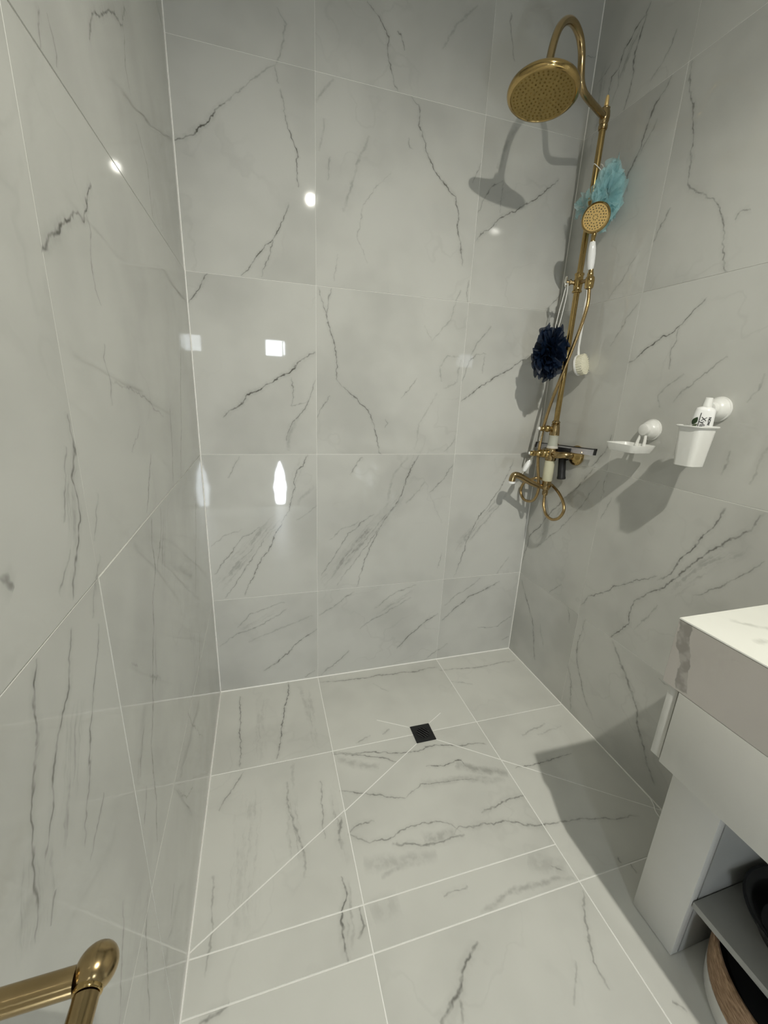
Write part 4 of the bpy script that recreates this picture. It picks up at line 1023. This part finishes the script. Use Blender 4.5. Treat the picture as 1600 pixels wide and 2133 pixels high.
# ---------------------------------------------------------------- vanity
XV, YV, ZT = 0.990, -1.113, 0.900
YE = -2.05
wt = thing("worktop", "pale marble worktop with deep mitred apron on the vanity", "worktop", (1.2, -1.6, 0.76))
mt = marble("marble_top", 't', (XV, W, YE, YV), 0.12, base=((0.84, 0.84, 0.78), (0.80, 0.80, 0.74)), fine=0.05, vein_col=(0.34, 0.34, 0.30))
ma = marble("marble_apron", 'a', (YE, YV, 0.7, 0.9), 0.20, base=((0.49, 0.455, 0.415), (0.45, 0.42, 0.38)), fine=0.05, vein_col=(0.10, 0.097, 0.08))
boxobj("top_slab", (XV, YE, ZT - 0.0035), (W - 0.001, YV, ZT), mt, wt, 0.0008, 1)
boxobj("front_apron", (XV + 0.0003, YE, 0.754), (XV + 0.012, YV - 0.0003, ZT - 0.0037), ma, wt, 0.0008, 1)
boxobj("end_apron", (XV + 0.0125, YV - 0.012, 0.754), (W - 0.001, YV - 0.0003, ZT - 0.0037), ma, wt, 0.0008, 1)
vc = thing("vanity_cabinet", "white vanity cabinet with a drawer above an open shelf", "cabinet", (1.25, -1.6, 0))
boxobj("end_panel", (XV + 0.004, YV - 0.0335, 0.583), (W - 0.002, YV - 0.0130, 0.7535), CABIN, vc, 0.001)
boxobj("drawer_front", (XV, -1.585, 0.580), (XV + 0.018, YV - 0.0370, 0.7537), CABIN, vc, 0.0015)
boxobj("drawer_front", (XV, YE, 0.580), (XV + 0.018, -1.589, 0.7537), CABIN, vc, 0.0015)
boxobj("drawer_box", (XV + 0.022, YE, 0.584), (W - 0.002, YV - 0.040, 0.7525), CABIN2, vc)
XL = 1.129
boxobj("leg_panel", (XL, -1.213, 0.002), (XL + 0.022, -1.102, 0.5785), CABIN, vc, 0.001)
boxobj("side_board", (XL + 0.026, -1.213, 0.002), (W - 0.002, -1.195, 0.5785), CABIN2, vc)
boxobj("leg_panel", (XL, YE, 0.002), (XL + 0.022, -1.94, 0.5785), CABIN, vc, 0.001)
boxobj("shelf", (XL + 0.008, -1.938, 0.176), (W - 0.002, -1.2145, 0.193), CABIN2, vc, 0.001)
boxobj("back_board", (W - 0.014, -1.938, 0.002), (W - 0.003, -1.2145, 0.175), CABIN2, vc)

bw = thing("wash_bowl", "black round bowl standing on the open vanity shelf", "bowl", (1.325, -1.345, 0.193))
bm = bmesh.new(); lathe(bm, (1.300, -1.352, 0.1935), Z, [(0, 0.085), (0.003, 0.095), (0.050, 0.118), (0.056, 0.128), (0.060, 0.130), (0.063, 0.126), (0.060, 0.116), (0.050, 0.108), (0.010, 0.086), (0.006, 0.02)], 56); link("bowl_body", bm, BGLOSS, bw)
bm = bmesh.new(); lathe(bm, (1.300, -1.352, 0.2555), Z, [(0, 0.1275), (0.0025, 0.1285), (0.0025, 0.1250), (0, 0.1245)], 56, caps=False); link("rim", bm, BMETAL, bw)

bk = thing("storage_basket", "round jute basket with white base standing on the floor under the shelf", "basket", (1.27, -1.39, 0))
BX, BY = 1.278, -1.395
bm = bmesh.new(); lathe(bm, (BX, BY, 0.001), Z, [(0, 0.165), (0.003, 0.170), (0.050, 0.1745), (0.052, 0.1710)], 64); link("base_band", bm, BWHITE, bk)
bm = bmesh.new(); lathe(bm, (BX, BY, 0), Z, [(0.052, 0.1735), (0.080, 0.1765), (0.130, 0.1790), (0.138, 0.1780), (0.140, 0.1740), (0.137, 0.1690), (0.08, 0.164), (0.045, 0.160)], 64, caps=False); link("woven_wall", bm, JUTE, bk)
bm = bmesh.new(); lathe(bm, (BX, BY, 0.046), Z, [(0, 0.158), (0.05, 0.160), (0.068, 0.150), (0.074, 0.10), (0.078, 0.03)], 40); link("dark_contents", bm, BLACK, bk)  # black dome for the dark contents of the basket

# ---------------------------------------------------------------- towel rail
tr = thing("towel_rail", "polished brass towel rail with bulbous end on the left wall", "towel rail", (0.0, -1.36, 0.83))
E = Vector((0.0800, -1.3901, 0.8782))
bm = bmesh.new(); ellipsoid(bm, E + Vector((0.002, 0.004, 0.001)), (0.0142, 0.0150, 0.0142), 28, 18, Quaternion((0, 0, 1), math.radians(-22))); link("end_knuckle", bm, BRASSD, tr)
bm = bmesh.new(); tube(bm, [E + Vector((0, -0.012, 0)), E + Vector((0, -0.62, 0))], 0.0088, 20); link("rail", bm, BRASSD, tr)
bm = bmesh.new(); lathe(bm, E + Vector((0, -0.0065, 0)), (0, -1, 0), [(0, 0.0098), (0.003, 0.0100), (0.004, 0.0096), (0.0045, 0.0088)], 20); link("collar", bm, BRASS, tr)
bm = bmesh.new(); tube(bm, [E + Vector((-0.010, 0, 0)), Vector((0.001, E.y, E.z))], 0.0088, 20); link("post", bm, BRASSD, tr)
bm = bmesh.new(); lathe(bm, (0.0003, E.y, E.z), (1, 0, 0), [(0, 0.024), (0.004, 0.024), (0.008, 0.018), (0.012, 0.0105)], 24); link("wall_rose", bm, BRASS, tr)
bm = bmesh.new(); tube(bm, [E + Vector((-0.010, -0.62, 0)), Vector((0.001, E.y - 0.62, E.z))], 0.0088, 20); link("post", bm, BRASSD, tr)
bm = bmesh.new(); ellipsoid(bm, E + Vector((0.002, -0.625, 0.001)), (0.0142, 0.0150, 0.0142), 28, 18); link("end_knuckle", bm, BRASSD, tr)
